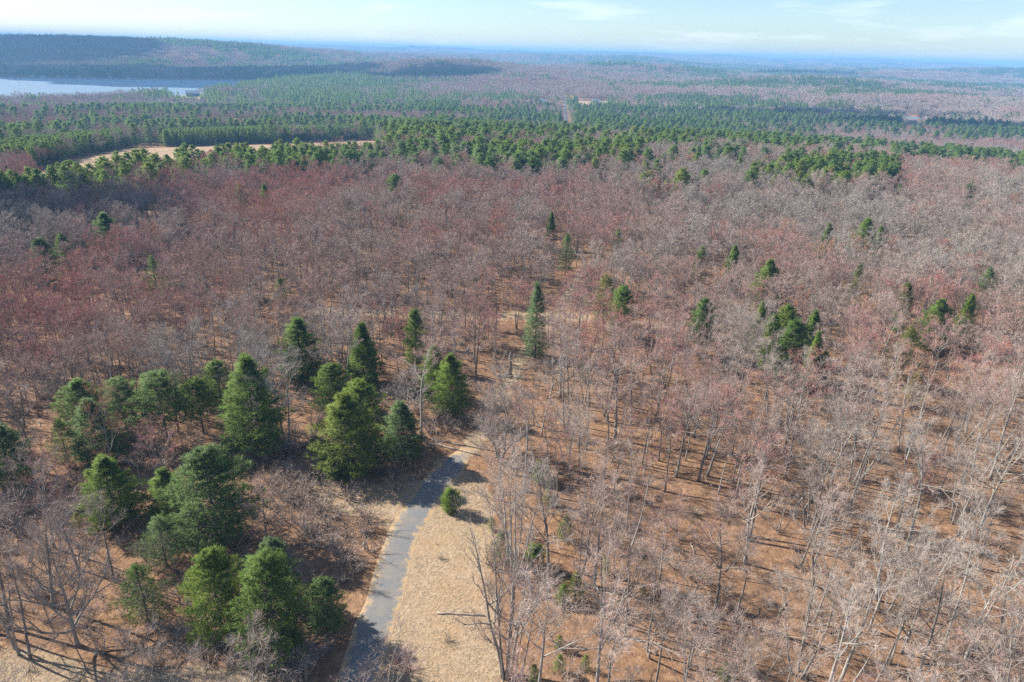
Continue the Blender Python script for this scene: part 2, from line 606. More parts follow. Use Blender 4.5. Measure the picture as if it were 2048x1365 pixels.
# ------------------------------------------------------------------ white pines
def pine_tree(seed, H=16.0, width=8.0, clear=0.06, whorl=0.55, per=7, tufts=12, blade=0.55, bw=0.075, nb=13, peak=0.28, droop=0.0, round_=1.0, gap=0.12):
    rg = np.random.default_rng(seed)
    tr, cr = Geo(), Geo()
    n = 9
    P = np.stack([rg.normal(0, 0.05, n + 1).cumsum() * 0.6, rg.normal(0, 0.05, n + 1).cumsum() * 0.6, np.linspace(-0.4, H * 0.97, n + 1)], 1)
    P[0, :2] = 0
    R = H * 0.0135 * (1 - np.linspace(0, 1, n + 1) * 0.93)
    tube(tr, P, R, 6)
    lob = rg.uniform(0, 6.28, 3)
    tp, td = [], []
    h = H * clear
    while h < H * 0.985:
        q = (h / H - clear) / (1 - clear)
        prof = (q / peak) ** 0.6 * 0.30 + 0.70 if q < peak else ((1 - q) / (1 - peak)) ** (0.72 * round_)
        nb_ = per if q < 0.85 else 4
        az0 = rg.uniform(0, 6.28)
        for k in range(nb_):
            if rg.random() < gap:
                continue
            az = az0 + k * 6.28 / nb_ + rg.uniform(-0.25, 0.25)
            L = width * 0.5 * prof * rg.uniform(0.68, 1.18) * (1 + 0.13 * math.sin(az * 2 + lob[0]) + 0.12 * math.sin(az * 3 + h * 0.9 + lob[1]))
            L = max(L, 0.35)
            el0 = 0.05 + 0.75 * q ** 1.6 - droop + rg.uniform(-0.12, 0.12)
            i = min(int((h + 0.4) / (H * 0.97 + 0.4) * n), n - 1)
            p = np.array([P[i][0], P[i][1], h + rg.uniform(-0.15, 0.15)])
            Q = [p]
            d = np.array([math.cos(az) * math.cos(el0), math.sin(az) * math.cos(el0), math.sin(el0)])
            for s in range(4):
                d = unit(d + np.array([0, 0, 0.10 if s > 1 else 0.0]) + rg.normal(0, 0.05, 3))
                p = p + d * L / 4
                Q.append(p)
            Q = np.array(Q)
            r = 0.02 + 0.012 * L
            tube(tr, Q, np.linspace(r, r * 0.3, 5), 3, close=False)
            nt_ = max(2, int(round(tufts * (0.45 + 0.55 * L / (width * 0.5)))))
            for s in range(nt_):
                u = 0.30 + 0.70 * (s + rg.uniform(0, 1)) / nt_
                f = min(u, 0.999) * 4
                j = int(f)
                b = Q[j] + (Q[j + 1] - Q[j]) * (f - j)
                sd = np.cross(d, [0, 0, 1.0])
                off = (1 if s % 2 else -1) * rg.uniform(0.15, 1.0) * 0.36 * L * (1.25 - u)
                e = unit(d * 0.7 + sd * np.sign(off) * 0.6 + np.array([0, 0, 0.30]))
                tp.append(b + sd * off + np.array([0, 0, rg.uniform(-0.05, 0.16)]) + d * abs(off) * 0.4)
                td.append(e)
            tp.append(Q[-1])
            td.append(unit(d + np.array([0, 0, 0.3])))
        h += whorl * rg.uniform(0.75, 1.25) * (1.0 if q < 0.7 else 0.7)
    for _ in range(4):
        tp.append(np.array([P[-1][0], P[-1][1], H * 0.95]))
        td.append(np.array([0, 0, 1.0]))
    tp, td = np.repeat(np.array(tp), nb, 0), np.repeat(np.array(td), nb, 0)
    m = len(tp)
    e = td * 0.75 + rg.normal(0, 0.62, (m, 3))
    e /= np.linalg.norm(e, axis=1, keepdims=True)
    x = np.cross(e, rg.normal(0, 1, (m, 3)))
    x /= np.linalg.norm(x, axis=1, keepdims=True)
    l = blade * rg.uniform(0.6, 1.25, (m, 1))
    o = tp + rg.normal(0, 0.09, (m, 3))
    ax = np.stack([np.zeros(m), np.zeros(m), np.clip(o[:, 2] - 0.12 * width, 0, H * 0.8)], 1)
    # each bough is a shelf lit from above, the whole crown a dome
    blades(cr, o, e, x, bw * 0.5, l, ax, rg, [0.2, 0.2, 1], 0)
    return tr, cr

def shrub(seed, H=2.2, stems=16, w=0.02, n=7):
    """many-stemmed bare shrub"""
    rg = np.random.default_rng(seed)
    st, tw = Geo(), Geo()
    for k in range(stems):
        az, sp = rg.uniform(0, 6.28), rg.uniform(0.05, 0.75)
        d = unit(np.array([math.cos(az) * sp, math.sin(az) * sp, 1]))
        L = H * rg.uniform(0.65, 1.05)
        p = np.array([math.cos(az) * 0.15, math.sin(az) * 0.15, -0.1])
        Q = [p]
        for s in range(4):
            d = unit(d + rg.normal(0, 0.13, 3) + np.array([math.cos(az), math.sin(az), 0]) * 0.05)
            p = p + d * L / 4
            Q.append(p)
        Q = np.array(Q)
        tube(st, Q, np.linspace(0.028, 0.010, 5) * H / 2.2, 3, 0.0, 0.4, close=False)
        for s in range(n * 3):
            u = rg.uniform(0.25, 1)
            f = min(u, 0.999) * 4
            j = int(f)
            b = Q[j] + (Q[j + 1] - Q[j]) * (f - j)
            e = unit(unit(Q[j + 1] - Q[j]) + rg.normal(0, 0.6, 3))
            x = unit(np.cross(e, rg.normal(0, 1, 3)))
            l = L * rg.uniform(0.15, 0.38)
            V = [b - x * w / 2, b + x * w / 2, b + e * l]
            tw.add(V, [(0, 1, 2)], [0.3, 0.3, 1])
    return st, tw

def low_bare(seed):
    rg = np.random.default_rng(seed)
    g = Geo()
    H = rg.uniform(12, 17)
    tube(g, [(0, 0, 0), (0, 0, H * 0.8)], [0.16, 0.06], 3, m=0, close=False)
    m = 150
    az, u = rg.uniform(0, 6.28, m), rg.uniform(0, 1, m)
    z = H * (0.42 + 0.55 * u)
    rad = H * 0.30 * np.sqrt(np.clip(1 - ((u - 0.35) / 0.68) ** 2, 0.02, 1)) * np.sqrt(rg.uniform(0.1, 1, m))
    o = np.stack([np.cos(az) * rad, np.sin(az) * rad, z], 1)
    e = np.stack([np.cos(az) * 0.7, np.sin(az) * 0.7, np.full(m, 0.8)], 1) + rg.normal(0, 0.3, (m, 3))
    e /= np.linalg.norm(e, axis=1, keepdims=True)
    x = np.cross(e, rg.normal(0, 1, (m, 3)))
    x /= np.linalg.norm(x, axis=1, keepdims=True)
    V = np.stack([o - x * 0.16, o + x * 0.16, o + e * rg.uniform(1.0, 2.4, (m, 1))], 1).reshape(-1, 3)
    g.add(V, np.arange(m * 3).reshape(-1, 3), np.tile([0.5, 0.5, 1], m), 1)
    return g

def low_pine(seed):
    rg = np.random.default_rng(seed)
    g = Geo()
    H = rg.uniform(14, 20)
    tube(g, [(0, 0, 0), (0, 0, H * 0.9)], [0.2, 0.05], 3, m=0, close=False)
    m = 260
    u = rg.uniform(0, 1, m) ** 1.15
    az = rg.uniform(0, 6.28, m)
    z = H * (0.15 + 0.83 * u)
    rad = H * 0.20 * (1 - u) ** 0.75 * np.sqrt(rg.uniform(0.15, 1, m)) + 0.1
    o = np.stack([np.cos(az) * rad, np.sin(az) * rad, z], 1)
    e = np.stack([np.cos(az), np.sin(az), np.full(m, 0.35)], 1) + rg.normal(0, 0.35, (m, 3))
    e /= np.linalg.norm(e, axis=1, keepdims=True)
    x = np.cross(e, rg.normal(0, 1, (m, 3)))
    x /= np.linalg.norm(x, axis=1, keepdims=True)
    ax = np.stack([np.zeros(m), np.zeros(m), np.clip(z - 1.0, 0, H * 0.8)], 1)
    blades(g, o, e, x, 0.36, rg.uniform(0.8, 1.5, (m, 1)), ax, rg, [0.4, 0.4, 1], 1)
    return g

PARTS = {}      # kind -> list of (trunk mesh, crown mesh, nominal height)
PROTO = {}      # kind -> collection of whole trees for the wood beyond the single trees

def register(kind, builds, tr_mat, cr_mat, H, whole=True):
    PARTS[kind] = []
    coll = bpy.data.collections.new(kind + "_forms")
    for k, (tr, cr) in enumerate(builds):
        PARTS[kind].append((tr.mesh(kind + "_trunk", [tr_mat], True), cr.mesh(kind + "_crown", [cr_mat]), H[k]))
        if whole:
            g = Geo()
            g.merge(tr, slot=0)
            g.merge(cr, slot=1)
            coll.objects.link(bpy.data.objects.new("%s_form_%02d" % (kind, k), g.mesh(kind + "_whole", [tr_mat, cr_mat])))
    PROTO[kind] = coll

def register_low(kind, geos, mats):
    coll = bpy.data.collections.new(kind + "_forms")
    for k, g in enumerate(geos):
        coll.objects.link(bpy.data.objects.new("%s_form_%02d" % (kind, k), g.mesh(kind, mats)))
    PROTO[kind] = coll

BH = [17.0] * 12
register("bare_tree", [bare_tree(1, spread=0.24), bare_tree(2, bole=0.5, spread=0.20, limbs=9), bare_tree(3, bole=0.38, spread=0.28, limbs=11, steep=0.6),
                       bare_tree(4, bole=0.58, spread=0.18, limbs=8, lean=0.16), bare_tree(5, bole=0.48, spread=0.24, limbs=9, steep=0.85, stems=2),
                       bare_tree(6, bole=0.42, spread=0.20, limbs=10, steep=1.0), bare_tree(7, bole=0.60, spread=0.22, limbs=8, steep=0.8),
                       bare_tree(8, bole=0.34, spread=0.24, limbs=12, steep=0.7), bare_tree(9, bole=0.5, spread=0.16, limbs=7, n2=4, n3=4, n4=3, lean=0.2),
                       bare_tree(10, bole=0.45, spread=0.26, limbs=7, n2=6, n3=5, n4=4, steep=0.75, lean=0.1),
                       bare_tree(11, bole=0.40, spread=0.22, limbs=9, steep=0.95, stems=3), bare_tree(12, bole=0.55, spread=0.27, limbs=9, steep=0.6)],
         M_BARK, M_TWIG, BH)
register("far_bare_tree", [bare_tree(20 + k, n2=5, n3=4, n4=5, shoots=3, w=0.027, bole=0.38 + 0.05 * (k % 3), spread=0.26 + 0.02 * (k % 4), limbs=10, steep=0.65 + 0.08 * (k % 3)) for k in range(6)],
         M_BARK, M_TWIG, BH)
register("great_bare_tree", [bare_tree(41, H=24, bole=0.22, spread=0.25, limbs=11, stems=5, n2=4, n3=4, n4=3, steep=0.85, r0=0.32, w=0.012),
                             bare_tree(42, H=11, bole=0.14, spread=0.46, limbs=18, n2=6, n3=6, n4=6, steep=0.5, r0=0.25, w=0.016),
                             bare_tree(43, H=12, bole=0.10, spread=0.36, limbs=16, stems=3, n2=6, n3=6, n4=6, steep=0.8, r0=0.22, w=0.016)],
         M_BARK, M_TWIG, [24.0, 11.0, 12.0], False)
PH = [16.0] * 4 + [16.0, 3.2, 16.0, 16.0]
register("pine_tree", [pine_tree(1), pine_tree(2, width=9.5, round_=0.72, peak=0.34, tufts=14), pine_tree(3, clear=0.25, width=8.0),
                       pine_tree(4, width=6.6, peak=0.2), pine_tree(5, width=8.0, tufts=7, nb=7, bw=0.07, gap=0.22, clear=0.12),
                       pine_tree(6, H=3.2, width=2.7, clear=0.06, whorl=0.2, per=7, tufts=9, blade=0.22, bw=0.045, round_=0.6, peak=0.4),
                       pine_tree(7, width=5.0, tufts=7, nb=8, gap=0.12, clear=0.05, droop=0.15, peak=0.15),
                       pine_tree(8, clear=0.38, width=9.0, round_=0.65, peak=0.4, gap=0.15)],
         M_PBARK, M_NEEDLE, PH)
register("far_pine_tree", [pine_tree(30 + k, width=7.0 + 0.7 * (k % 3), clear=0.12 + 0.1 * (k % 2), whorl=0.85, per=6, tufts=6, nb=7, blade=0.7, bw=0.22, gap=0.15, round_=0.75, peak=0.35) for k in range(5)],
         M_PBARK, M_NEEDLE, PH)
register("shrub", [shrub(1), shrub(2, stems=22), shrub(3, stems=12, H=2.2), shrub(4, stems=18, n=10)], M_BARK, M_TWIG, [2.2] * 4)

def clump(seed, make, n, size):
    rg = np.random.default_rng(seed)
    g = Geo()
    k = int(math.ceil(math.sqrt(n)))
    for i in range(n):
        x, y = ((i % k) + rg.uniform(0, 1)) / k - 0.5, ((i // k) + rg.uniform(0, 1)) / k - 0.5
        a, s = rg.uniform(0, 6.28), rg.uniform(0.75, 1.15)
        c, sn = math.cos(a) * s, math.sin(a) * s
        g.merge(make[rg.integers(len(make))], [[c, -sn, 0], [sn, c, 0], [0, 0, s]], (x * size, y * size, 0))
    return g
LB = [low_bare(k) for k in range(5)]
LP = [low_pine(k) for k in range(5)]
register_low("bare_clump", [clump(k, LB, 14, 26) for k in range(5)], [M_BARK, M_TWIG])
register_low("pine_clump", [clump(10 + k, LP, 14, 24) for k in range(5)], [M_PBARK, M_NEEDLE])

def scatter(name, P, coll, idx, rot, scl, tint, pale, label, category, tilt=None):
    """one object of kind stuff: whole trees set on the points of a mesh"""
    n = len(P)
    me = bpy.data.meshes.new(name)
    me.vertices.add(n)
    me.vertices.foreach_set("co", np.ascontiguousarray(P, np.float32).ravel())
    R = np.zeros((n, 3), np.float32)
    R[:, 2] = rot
    if tilt is not None:
        R[:, :2] = tilt
    for nm, ty, arr in (("pidx", 'INT', np.asarray(idx, np.int32)), ("tint", 'FLOAT', np.asarray(tint, np.float32)), ("pale", 'FLOAT', np.asarray(pale, np.float32))):
        a = me.attributes.new(nm, ty, 'POINT')
        a.data.foreach_set("value", arr)
    for nm, arr in (("rot", R), ("scl", np.asarray(scl, np.float32))):
        a = me.attributes.new(nm, 'FLOAT_VECTOR', 'POINT')
        a.data.foreach_set("vector", np.ascontiguousarray(arr, np.float32).ravel())
    o = put(name, me)
    ng = bpy.data.node_groups.new(name + "_nodes", 'GeometryNodeTree')
    ng.interface.new_socket("Geometry", in_out='INPUT', socket_type='NodeSocketGeometry')
    ng.interface.new_socket("Geometry", in_out='OUTPUT', socket_type='NodeSocketGeometry')
    gi, go = ng.nodes.new("NodeGroupInput"), ng.nodes.new("NodeGroupOutput")
    ci = ng.nodes.new("GeometryNodeCollectionInfo")
    ci.inputs["Collection"].default_value = coll
    ci.inputs["Separate Children"].default_value = True
    ci.inputs["Reset Children"].default_value = True
    ip = ng.nodes.new("GeometryNodeInstanceOnPoints")
    ip.inputs["Pick Instance"].default_value = True

    def named(nm, ty):
        k = ng.nodes.new("GeometryNodeInputNamedAttribute")
        k.data_type = ty
        k.inputs["Name"].default_value = nm
        return k.outputs["Attribute"]
    e2r = ng.nodes.new("FunctionNodeEulerToRotation")
    L = ng.links
    L.new(gi.outputs[0], ip.inputs["Points"])
    L.new(ci.outputs[0], ip.inputs["Instance"])
    L.new(named("pidx", 'INT'), ip.inputs["Instance Index"])
    L.new(named("rot", 'FLOAT_VECTOR'), e2r.inputs[0])
    L.new(e2r.outputs[0], ip.inputs["Rotation"])
    L.new(named("scl", 'FLOAT_VECTOR'), ip.inputs["Scale"])
    L.new(ip.outputs[0], go.inputs[0])
    md = o.modifiers.new("scatter", 'NODES')
    md.node_group = ng
    return tag(o, label, category, kind="stuff")

# ------------------------------------------------------------------ ground sheet
ROAD_PX = [(675, 1480), (702, 1400), (726, 1320), (750, 1250), (772, 1188), (786, 1138), (797, 1100), (811, 1062), (836, 1022), (862, 980), (892, 945), (915, 920), (934, 898)]
TRACK_PX = [(928, 905), (950, 880), (985, 830), (1018, 765), (1045, 715), (1075, 670), (1100, 640), (1135, 590), (1165, 540)]
FIELD_PX = [(700, 1420), (735, 1290), (775, 1150), (800, 1060), (850, 1000), (915, 935), (965, 960), (990, 1010), (968, 1090), (985, 1200), (990, 1300), (1010, 1420)]
VERGE_PX = [(640, 955), (720, 960), (800, 965), (850, 930), (905, 900), (930, 880), (900, 950), (830, 1040), (790, 1100), (750, 1160), (770, 1030), (690, 1035), (610, 990)]
CORNER_PX = [(-200, 1480), (-200, 1285), (60, 1290), (200, 1335), (420, 1330), (600, 1350), (640, 1480)]
FARFIELD_PX = [(60, 345), (160, 316), (270, 296), (520, 289), (755, 281), (768, 322), (520, 342), (300, 354), (210, 370), (90, 402)]
CLEAR1_PX = [(1146, 220), (1150, 201), (1230, 202), (1226, 221)]
CLEAR2_PX = [(2020, 612), (2035, 598), (2110, 590), (2120, 620), (2060, 625)]
HOUSE_LAWN_PX = [(325, 208), (345, 191), (415, 189), (420, 208)]

def road_world(px, z=0.0):
    return [tuple(on_ground(x, y)[:2]) for x, y in px]

def spline(pts, n=12):
    pts = [np.array(p, float) for p in pts]
    out = []
    for i in range(len(pts) - 1):
        p0, p1, p2, p3 = pts[max(i - 1, 0)], pts[i], pts[i + 1], pts[min(i + 2, len(pts) - 1)]
        for k in range(n):
            t = k / n
            out.append(0.5 * ((2 * p1) + (-p0 + p2) * t + (2 * p0 - 5 * p1 + 4 * p2 - p3) * t * t + (-p0 + 3 * p1 - 3 * p2 + p3) * t ** 3))
    out.append(pts[-1])
    return np.array(out)

ROAD_W = spline(road_world(ROAD_PX))
TRACK_W = spline(road_world(TRACK_PX), 8)
CROSS_W = np.array([tuple(on_ground(x, y)[:2]) for x, y in [(640, 622), (760, 626), (880, 630), (1010, 632), (1130, 632), (1200, 640), (1330, 655)]])
FAR_ROAD_W = np.array([tuple(on_ground(x, y)[:2]) for x, y in [(1136, 275), (1134, 255), (1132, 240), (1131, 222), (1130, 205), (1129, 190)]])

rings = np.concatenate([[0.5, 8, 16], 22 * 1.0125 ** np.arange(0, 522)])
ang = np.concatenate([np.linspace(-58, 58, 310), np.linspace(58, 302, 46)[1:-1]])
ang = np.radians(ang)
RR, AA = np.meshgrid(rings, ang, indexing='ij')
GX, GY = RR * np.sin(AA), RR * np.cos(AA)
GZ = terrain(GX, GY)
nr, na = GX.shape
pp = project(np.stack([GX, GY, GZ], -1))
ok = pp[..., 2] > 5
field = np.zeros(GX.shape)
jit = np.random.default_rng(9).normal(0, 1.0, (14, 2))
for jx, jy in jit:                                     # soft, ragged edges of the grass
    pj = project(np.stack([GX + jx * np.minimum(2.2, RR * 0.02), GY + jy * np.minimum(2.2, RR * 0.02), GZ], -1))
    f1 = np.zeros(GX.shape)
    for poly in (FIELD_PX, VERGE_PX, CORNER_PX, FARFIELD_PX, CLEAR1_PX, CLEAR2_PX, HOUSE_LAWN_PX):
        f1 = np.maximum(f1, (inside(poly, pj[..., 0], pj[..., 1]) & ok) * (0.55 if poly is FARFIELD_PX else 1.0))
    field += f1 / len(jit)
field = np.maximum(field, 0.75 * (1 - sstep(0.8, 2.6, dist_poly(TRACK_W, GX, GY))))
field = np.maximum(field, 0.8 * (1 - sstep(1.5, 4.5, dist_poly(CROSS_W, GX, GY))))
i0 = (np.arange(nr - 1)[:, None] * na + np.arange(na)[None, :])
i1 = (np.arange(nr - 1)[:, None] * na + (np.arange(na)[None, :] + 1) % na)
F = np.stack([i0, i1, i1 + na, i0 + na], -1).reshape(-1, 4)[:, ::-1]
V = np.stack([GX, GY, GZ], -1).reshape(-1, 3)
ground = put("ground", tri_mesh("ground", V, F, [M_GROUND], {"field": field.ravel()}, None, True))
tag(ground, "leaf littered woodland floor with dry tan grass openings", "ground", kind="structure")

def road_strip(name, W, width, mat, label, lift=0.05, taper=0.0, jag=0.10):
    W = np.asarray(W)
    T = np.gradient(W, axis=0)
    T /= np.linalg.norm(T, axis=1, keepdims=True)
    Nn = np.stack([T[:, 1], -T[:, 0]], 1)
    rg = np.random.default_rng(3)
    us = np.array([-1, -0.8, -0.4, 0, 0.4, 0.8, 1.0])
    n = len(W)
    wid = np.full(n, width / 2)
    if taper:
        k = int(n * 0.14)
        wid[-k:] *= np.linspace(1, taper, k)
    V, E = [], []
    sm = np.ones(7) / 7 * 2.2
    jl, jr = np.convolve(rg.normal(0, jag, n + 6), sm, "valid"), np.convolve(rg.normal(0, jag, n + 6), sm, "valid")
    for u in us:
        off = wid * u + (jl if u < -0.7 else jr if u > 0.7 else 0)
        xy = W + Nn * off[:, None]
        z = terrain(xy[:, 0], xy[:, 1]) + lift * (1.0 if abs(u) < 0.9 else 0.25) + 0.03 * (1 - abs(u))
        V.append(np.column_stack([xy, z]))
        en = np.full(n, abs(u))
        if taper:
            en = np.maximum(en, np.concatenate([np.zeros(n - 22), np.linspace(0, 1.2, 22)]))
        E.append(en)
    V, E = np.concatenate(V), np.concatenate(E)
    F = []
    for a in range(len(us) - 1):
        for i in range(n - 1):
            F.append((a * n + i, a * n + i + 1, (a + 1) * n + i + 1, (a + 1) * n + i))
    o = put(name, tri_mesh(name, V, np.array(F)[:, ::-1], [mat], {"edge": E}, None, True))
    return tag(o, label, "road", kind="structure")

def dense(W, k=10):
    return np.array([W[i] + (W[i + 1] - W[i]) * t for i in range(len(W) - 1) for t in np.arange(k) / k] + [W[-1]])
road_strip("road", ROAD_W, 4.2, M_ROAD, "narrow grey asphalt lane curving past the dry grass", taper=0.45)
road_strip("far_road", dense(FAR_ROAD_W, 30), 5.0, M_FARROAD, "distant straight road between green pines", lift=0.4)

def ellipse_sheet(name, c, rx, ry, z, label, seed):
    rg = np.random.default_rng(seed)
    n = 96
    a = np.arange(n) / n * 6.2832
    r = 1 + 0.05 * np.sin(a * 5 + 1) + 0.04 * np.sin(a * 9 + 2)
    V = [(c[0], c[1], z)] + [(c[0] + rx * r[i] * math.cos(a[i]), c[1] + ry * r[i] * math.sin(a[i]), z) for i in range(n)]
    F = np.array([(0, 1 + i, 1 + (i + 1) % n) for i in range(n)])
    o = put(name, tri_mesh(name, np.array(V), F, [M_WATER]))
    return tag(o, label, "water", kind="structure")
lc = np.mean(LAKE_POLY, 0)
lv = [(x + (x - lc[0]) / math.hypot(x - lc[0], y - lc[1]) * 30, y + (y - lc[1]) / math.hypot(x - lc[0], y - lc[1]) * 30, LAKE_Z) for x, y in LAKE_POLY]
lme = bpy.data.meshes.new("lake")
lme.from_pydata(lv, [], [list(range(len(lv)))[::-1]])
lme.materials.append(M_WATER)
tag(put("lake", lme), "wide pale blue lake below the wooded hill", "water", kind="structure")
ellipse_sheet("pond", POND, 34, 58, POND[2], "small pale blue pond among dark pines", 2)

# ------------------------------------------------------------------ where things grow
def make_tree(name, kind, form, loc, height, rot, tint, pale, label, group=None, category="tree", wide=1.0, tilt=(0, 0), parts=("trunk", "crown")):
    tr, cr, H = PARTS[kind][form]
    e = bpy.data.objects.new(name, None)
    e.empty_display_size = 0.5
    e.location = loc
    s = height / H
    e.scale = (s * wide, s * wide, s)
    e.rotation_euler = (tilt[0], tilt[1], rot)
    COL.objects.link(e)
    tag(e, label, category, group)
    for nm, me in zip(parts, (tr, cr)):
        o = put(nm, me, e)
        o["tint"] = float(tint)
        o["pale"] = float(pale)
    return e

# pines one can point at: (x, top y, base y or None, height or None, crown width px, form, tint, label)
PINES = [
 (605, 638, 762, None, 104, 0, .35, "tall broad pine behind the grove, its crown against bare trunks"),
 (730, 648, 772, None, 68, 3, .45, "narrow pine just right of the tallest broad pine in the grove"),
 (668, 730, 818, None, 74, 1, .50, "short bushy pine in front of the two tallest pines of the grove"),
 (515, 714, 905, None, 122, 0, .42, "largest full pine in the middle of the grove, branches to the ground"),
 (445, 725, 815, None, 62, 1, .40, "small pine half hidden behind the largest full pine of the grove"),
 (408, 765, 868, None, 76, 7, .55, "thin open pine with bare lower trunk left of the largest full pine"),
 (340, 755, 892, None, 104, 7, .25, "flat-topped pine with bare trunk in the left row of pines"),
 (262, 765, 885, None, 78, 7, .18, "dark pine with bare trunk between two fuller pines of the left row"),
 (182, 760, 872, None, 92, 2, .30, "pine at the left end of the row, behind a darker one"),
 (206, 800, 930, None, 98, 0, .15, "dark bluish pine in front of the left end of the row"),
 (30, 855, 975, None, 100, 1, .10, "dark pine at the left edge of the picture above deep shade"),
 (235, 915, 1045, None, 112, 0, .55, "yellow-green pine standing apart left of the great grey-green pine"),
 (438, 902, 1092, None, 152, 1, .20, "great grey-green pine with a domed crown, the widest of all"),
 (345, 940, 1052, None, 84, 0, .52, "pine tucked behind the left flank of the great grey-green pine"),
 (335, 1035, 1135, None, 86, 4, .18, "soft grey-green young pine in front of the great grey-green pine"),
 (298, 1130, 1245, None, 92, 4, .35, "sparse see-through pine below the soft grey-green young pine"),
 (445, 1105, 1268, None, 112, 1, .62, "bright green bushy pine left of the dark pine near the lane"),
 (560, 1080, 1205, None, 78, 1, .10, "grey-green pine top rising behind the dark pine near the lane"),
 (550, 1118, 1305, None, 140, 1, .40, "big dark pine with bright clumps, nearest the camera left of the lane"),
 (655, 1160, 1268, None, 76, 1, .20, "small dark pine closest to the lane at lower left"),
 (728, 765, 885, None, 92, 1, .62, "olive pine peeping over the yellow-green pine above the lane"),
 (698, 790, 952, None, 126, 0, .74, "yellow-green olive pine with loose outline above the lane's left verge"),
 (806, 805, 922, None, 88, 0, .14, "compact blue-green pine above the end of the lane"),
 (870, 692, 795, None, 64, 0, .55, "left of the paired bright pines behind the round grey tree"),
 (902, 710, 832, None, 72, 0, .58, "right of the paired bright pines behind the round grey tree"),
 (903, 981, 1024, None, 34, 5, .60, "small round green pine alone on the dry grass beside the lane"),
 (140, 840, 935, None, 56, 4, .55, "low thin pine under the left end of the row"),
 (1076, 565, 692, None, 48, 6, .12, "dark narrow hemlock beside the woodland track"),
 (1248, 576, 652, None, 58, 1, .42, "rounded green pine beside an olive pine right of the track"),
 (1214, 550, 628, None, 62, 4, .85, "spreading olive pine behind the rounded green pine"),
 (1410, 598, 692, None, 54, 2, .25, "blue-green pine alone in the middle of the right-hand woods"),
 (1543, 519, 606, None, 58, 0, .45, "spiky green pine with drooping boughs high in the right-hand woods"),
 (1472, 491, 566, None, 34, 3, .50, "slim green pine left of the spiky pine in the woods"),
 (1526, 606, 672, None, 40, 3, .62, "slim pine at the left of the five-pine cluster"),
 (1578, 614, 690, None, 54, 1, .55, "rear pine of the five-pine cluster in the right-hand woods"),
 (1551, 634, 698, None, 46, 1, .60, "front left pine of the five-pine cluster"),
 (1592, 645, 728, None, 74, 1, .38, "middle and widest pine of the five-pine cluster"),
 (1633, 624, 704, None, 42, 3, .45, "dark right pine of the five-pine cluster"),
 (1638, 668, 726, None, 38, 3, .55, "small front right pine of the five-pine cluster"),
 (1886, 599, 682, None, 66, 0, .45, "full green pine near the right edge of the woods"),
 (1824, 658, 745, None, 64, 4, .92, "thin olive pine below the full pine near the right edge"),
 (1634, 704, 785, None, 48, 4, .98, "thin yellowish pine below the five-pine cluster"),
 (1822, 742, 812, None, 44, 4, .95, "faint olive pine under the thin olive pine at right"),
 (1738, 438, 508, None, 56, 0, .55, "bright green pine, left of a close pair far up the right-hand woods"),
 (1764, 454, 510, None, 32, 3, .40, "darker right pine of the close pair far up the woods"),
 (1660, 447, 495, None, 28, 3, .35, "small dark pine left of the close pair far up the woods"),
 (1405, 494, 545, None, 40, 4, .40, "dim pine half hidden among bare crowns right of centre"),
 (1818, 568, 606, None, 26, 1, .55, "tiny bright pine left of the full pine near the right edge"),
 (1946, 592, 630, None, 24, 1, .65, "tiny olive pine right of the full pine near the right edge"),
 (1982, 538, 596, None, 42, 4, .25, "dim dark pine near the right edge of the picture"),
 (205, 426, 508, None, 66, 0, .25, "tall lone pine above the red crowns at left"),
 (75, 479, 528, None, 46, 1, .18, "pale grey-green pine left of the tall lone pine"),
 (122, 471, 516, None, 34, 1, .35, "small pine between the pale pine and the tall lone pine"),
 (302, 516, 580, None, 40, 4, .25, "thin dark pine below the tall lone pine among red crowns"),
 (566, 557, 606, None, 46, 4, .45, "small olive pine among purple crowns left of centre"),
 (828, 621, 668, None, 40, 1, .50, "low light green pine behind the grove near the cross road"),
 (1135, 468, 530, None, 34, 4, .30, "thin dark pine among bare crowns just right of centre"),
 (1104, 424, 470, None, 22, 3, .30, "small dark pine on the skyline of red crowns right of centre"),
 (790, 349, 392, None, 40, 1, .28, "dark spreading pine alone in front of the far pine belt"),
 (1946, 364, 402, None, 32, 1, .40, "dark green pine alone in the far right woods"),
 (2030, 357, 396, None, 40, 1, .35, "wide dark pine at the far right edge of the woods"),
 (1238, 458, 500, None, 24, 4, .45, "very small pine among bare crowns above the olive pine"),
 (1722, 528, 568, None, 32, 4, .45, "faint pine below the close pair in the right-hand woods"),
 (480, 372, 405, None, 26, 1, .45, "left of two small pines on the red slope below the far pine belt"),
 (527, 370, 402, None, 22, 1, .45, "right of two small pines on the red slope below the far pine belt"),
]
pine_xy = []
for x, yt, yb, hh, wpx, form, tint, label in PINES:
    p = on_ground(x, yb)
    lo, hi = 1.0, 40.0
    for _ in range(30):
        mid = 0.5 * (lo + hi)
        if project(p + np.array([0, 0, mid]))[1] > yt:
            lo = mid
        else:
            hi = mid
    h = lo
    if yb < 760 and not (550 < x < 760):
        # deep in the wood: what shows is the crown above the bare canopy
        h = min(max(2.4 + 0.97 * lo, 12.0), 22.0)
        p = at(x, yt, h)
        p[2] = float(terrain(p[0], p[1]))
    dep = project(p)[2]
    w_m = 1.15 * wpx / FPX * dep
    nom = {0: 8.0, 1: 9.5, 2: 8.0, 3: 6.6, 4: 8.0, 5: 2.7, 6: 5.0, 7: 9.0}[form] * 1.0
    wide = min(max(w_m / (nom * h / PARTS["pine_tree"][form][2]), 0.6), 1.6)
    make_tree("pine_tree", "pine_tree", form, p, h, RNG.uniform(0, 6.28), tint, 0.0, label, None, "pine tree", wide)
    pine_xy.append((p[0], p[1], h))
PXY = np.array([(a, b) for a, b, c in pine_xy])

